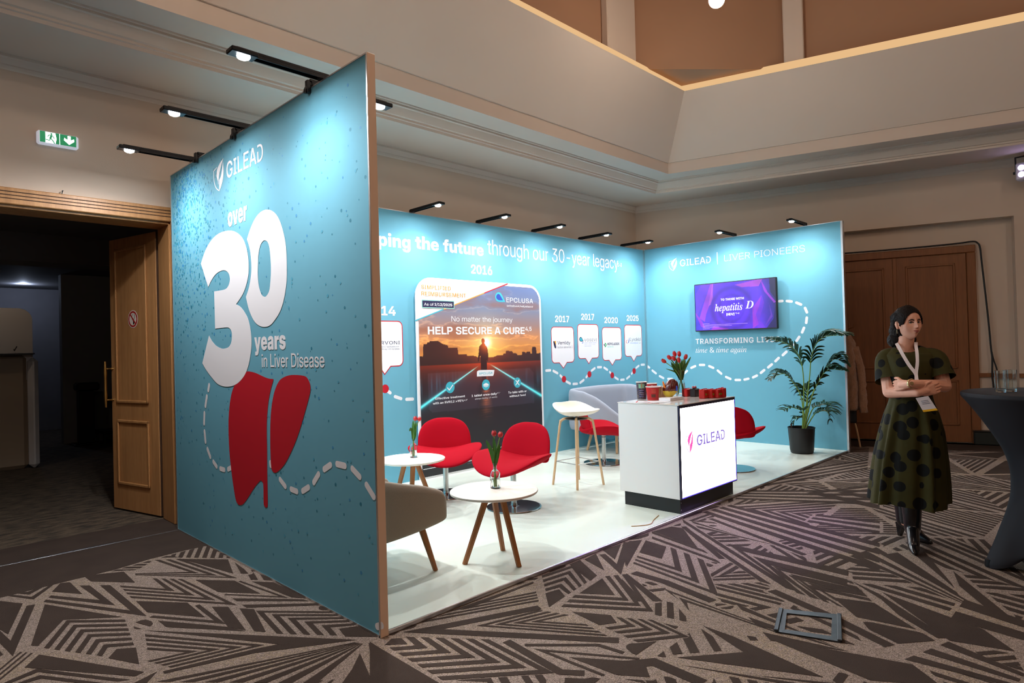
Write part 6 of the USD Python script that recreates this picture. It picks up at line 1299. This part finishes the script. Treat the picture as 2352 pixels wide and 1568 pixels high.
R_ = np.array([r[:7] for r in rows]); zi_ = np.linspace(0, len(rows)-1, 70); R_ = np.stack([np.interp(zi_, np.arange(len(rows)), R_[:, i]) for i in range(7)], 1)
ZT = R_[:, 0].max(); n_ = 120; g = np.arange(n_)*2*PI/n_; V = []
for z, cx, cy, a, b, amp, fl_ in R_:
    r = 1+amp*(np.sin(11*g+.6)+.5*np.sin(17*g+1.2)+.4*np.sin(5*g)); cg, sg_ = np.cos(g), np.sin(g); e = 2/fl_
    V.append(np.column_stack([cx+a*np.sign(cg)*np.abs(cg)**e*r, cy+b*np.sign(sg_)*np.abs(sg_)**e*r, z-.045*np.clip((z-ZT+.06)/.06, 0, 1)*np.clip(-sg_, 0, 1)**1.5+.012*amp/.07*np.sin(3*g+1)*(z < .6)]))
dv = np.vstack(V); L = len(V); df = np.array([(i*n_+j, i*n_+(j+1) % n_, (i+1)*n_+(j+1) % n_, (i+1)*n_+j) for i in range(L-1) for j in range(n_)])
dr = obj('dress', (dv, df), M['dress'], wm, smooth=True)
def sleeve(S, E, r0, r1, ln):
    d = (E-S)/np.linalg.norm(E-S); nk = neck0+np.array([0, .015, -.055]); P = np.array([S*.45+nk*.55, S*.75+nk*.25+[0, 0, .006], S+d*.012, S+d*ln*.5, S+d*ln]); v, f = tube(spline(P, 5), np.interp(np.linspace(0, 1, 21), [0, .25, .5, 1], [r0*.80, r0*.98, r0*1.08, r1]), 40, cap=False)
    k = v-S; ang_ = np.arctan2(k[:, 0], k[:, 1]); w = np.clip((k @ d)/ln, 0, 1); v = v+np.cross(np.cross(d, k), d)*(.10*w*np.sin(3*ang_))[:, None]; return (v, f)
obj('sleeve', sleeve(SL+np.array([.0, 0, .0]), EL, .064, .088, .175), M['dress'], dr, smooth=True); obj('sleeve', sleeve(SR_, ER, .064, .086, .15), M['dress'], dr, smooth=True)
# lanyard with badge, watch
def ribbon(P, w, th=.0016, up=(0, -1, 0)):
    P = spline(P, 8); t = np.gradient(P, axis=0); t /= np.linalg.norm(t, axis=1, keepdims=True); sd_ = np.cross(t, up); sd_ /= np.linalg.norm(sd_, axis=1, keepdims=True); nn = np.cross(sd_, t); N = len(P)
    v = np.vstack([P-sd_*w/2-nn*th, P+sd_*w/2-nn*th, P+sd_*w/2+nn*th, P-sd_*w/2+nn*th]); f = [(c*N+i, c*N+i+1, ((c+1) % 4)*N+i+1, ((c+1) % 4)*N+i) for c in range(4) for i in range(N-1)]; return (v, np.array(f))
M['ribbon'] = mat('white_ribbon', s(226, 210, 208), .6); M['badge'] = mat('badge_card', s(220, 212, 216), .4); M['byellow'] = mat('badge_yellow', s(236, 178, 34), .4)
ly = thing('lanyard', 'white lanyard with a yellow-edged badge hanging round the woman\'s neck', 'lanyard', tuple(WB), math.atan2(WX[1], WX[0]))
K1 = wl(2103, 858, -.185); K2 = wl(2106, 884, -.285)
obj('strap', ribbon([wl(2058, 786, .02), wl(2063, 795, -.075), wl(2074, 815, -.145), wl(2088, 838, -.172), K1, wl(2105, 872, -.205), wl(2106, 880, -.215)], .021), M['ribbon'], ly, smooth=60)
obj('strap', ribbon([wl(2104, 786, .0), wl(2104, 795, -.06), wl(2106, 810, -.125), wl(2107, 832, -.165), K1+[.003, -.003, 0], wl(2106, 872, -.207)], .020), M['ribbon'], ly, smooth=60)
bpl = Plane(wl(2104, 913, -.262), np.array([math.cos(.42), 0, -math.sin(.42)*0+.0])*1.0)
bq = [wl(2103, 914, -.262), wl(2132, 909, -.262), wl(2154, 942, -.262), wl(2121, 946, -.262)]
def card(q, off, th=.0012):
    q = np.array(q)+np.array([0, off, 0]); v = np.vstack([q, q+[0, th, 0]]); return (v, np.array([(0, 1, 2, 3), (7, 6, 5, 4), (0, 4, 5, 1), (1, 5, 6, 2), (2, 6, 7, 3), (3, 7, 4, 0)]))
bd = obj('badge', card(bq, 0), M['badge'], ly); bqa = np.array(bq); lp = lambda s_, t_: (bqa[0]*(1-s_)+bqa[1]*s_)*(1-t_)+(bqa[3]*(1-s_)+bqa[2]*s_)*t_
obj('yellow_edge', card([lp(0, .86), lp(1, .86), lp(1, 1), lp(0, 1)], -.0013), M['byellow'], bd)
for t_ in (.25, .35, .45): obj('badge_line', card([lp(.25, t_), lp(.8, t_), lp(.8, t_+.03), lp(.25, t_+.03)], -.0011, .0005), M['grey'], bd)
wt = thing('wristwatch', 'small gold wristwatch on the woman\'s left wrist', 'watch', tuple(WB), math.atan2(WX[1], WX[0]))
wd = (PRs-WRs)/np.linalg.norm(PRs-WRs)
def wring(c, d, R, r, n=30):
    a = np.cross(d, [0, 0, 1.0]); a /= np.linalg.norm(a); b = np.cross(d, a); return tube([c+R*(a*math.cos(x)+b*math.sin(x)) for x in np.linspace(0, 2*PI, n)], r, 8)
obj('strap', [wring(WRs+wd*k, wd, .0305, .0032) for k in (-.004, .0, .004)], gold, wt, smooth=True)
cw = WRs+np.array([0, -.031, .004]); obj('case', xf(lathe([(1e-4, 0), (.012, 0), (.013, .003), (.012, .007), (1e-4, .0075)], 24), cw, rx=PI/2), gold, wt, smooth=40)
# legs in dark tights and heeled ankle boots
M['leather'] = mat('black_leather', s(18, 17, 20), .22, coat=.3); M['tights'] = mat('black_tights', s(20, 18, 20), .7)
tl = []
for sx, ft in ((1, fA), (-1, fB)):
    tl += chain([(np.array([hip[0]+.08*sx, .02, .62]), .082), (np.array([ft[0]+.02*sx, ft[1], .48]), .063), (np.array([ft[0], ft[1]+.008, .30]), .058), (np.array([ft[0], ft[1], .13]), .043)])
obj('tights', merge(tl, .02, 4), M['tights'], wm, smooth=True)
def boot(toe, heel):
    toe, heel = np.array(toe), np.array(heel); d = (toe-heel)/np.linalg.norm(toe-heel); a3 = lambda p, z: np.array([p[0], p[1], z])
    ank = heel+d*.045; ms = chain([(a3(heel+d*.03, .30), .064), (a3(ank, .20), .056), (a3(ank, .125), .050)])
    ms += [Manifold.batch_hull([ball(a3(heel+d*.03, .105), .034), ball(a3(ank+d*.03, .13), .040), ball(a3(heel+d*.16, .050), .036)]), Manifold.batch_hull([ball(a3(heel+d*.16, .045), .034), ball(a3(heel+d*.18, .030), .033), ball(a3(toe-d*.03, .022), .020), ball(a3(toe-d*.012, .016), .011)])]
    b = merge(ms, .012, 5); hl_ = Manifold.hull_points(np.array([a3(heel+d*x+np.array([-d[1], d[0]])*y, z) for x, y, z in ((-.0, -.012, 0), (-.0, .012, 0), (.018, -.012, 0), (.018, .012, 0), (-.008, -.022, .10), (-.008, .022, .10), (.05, -.024, .09), (.05, .024, .09))]))
    return b, hl_
for tq, hq, lab in ((fl(3.085, -1.665), fl(3.325, -1.60), None), (fl(3.42, -1.70), fl(3.545, -1.46), None)):
    b, h = boot(tq, hq); q = obj('boot', b, M['leather'], wm, smooth=True); obj('heel', h, M['leather'], q)
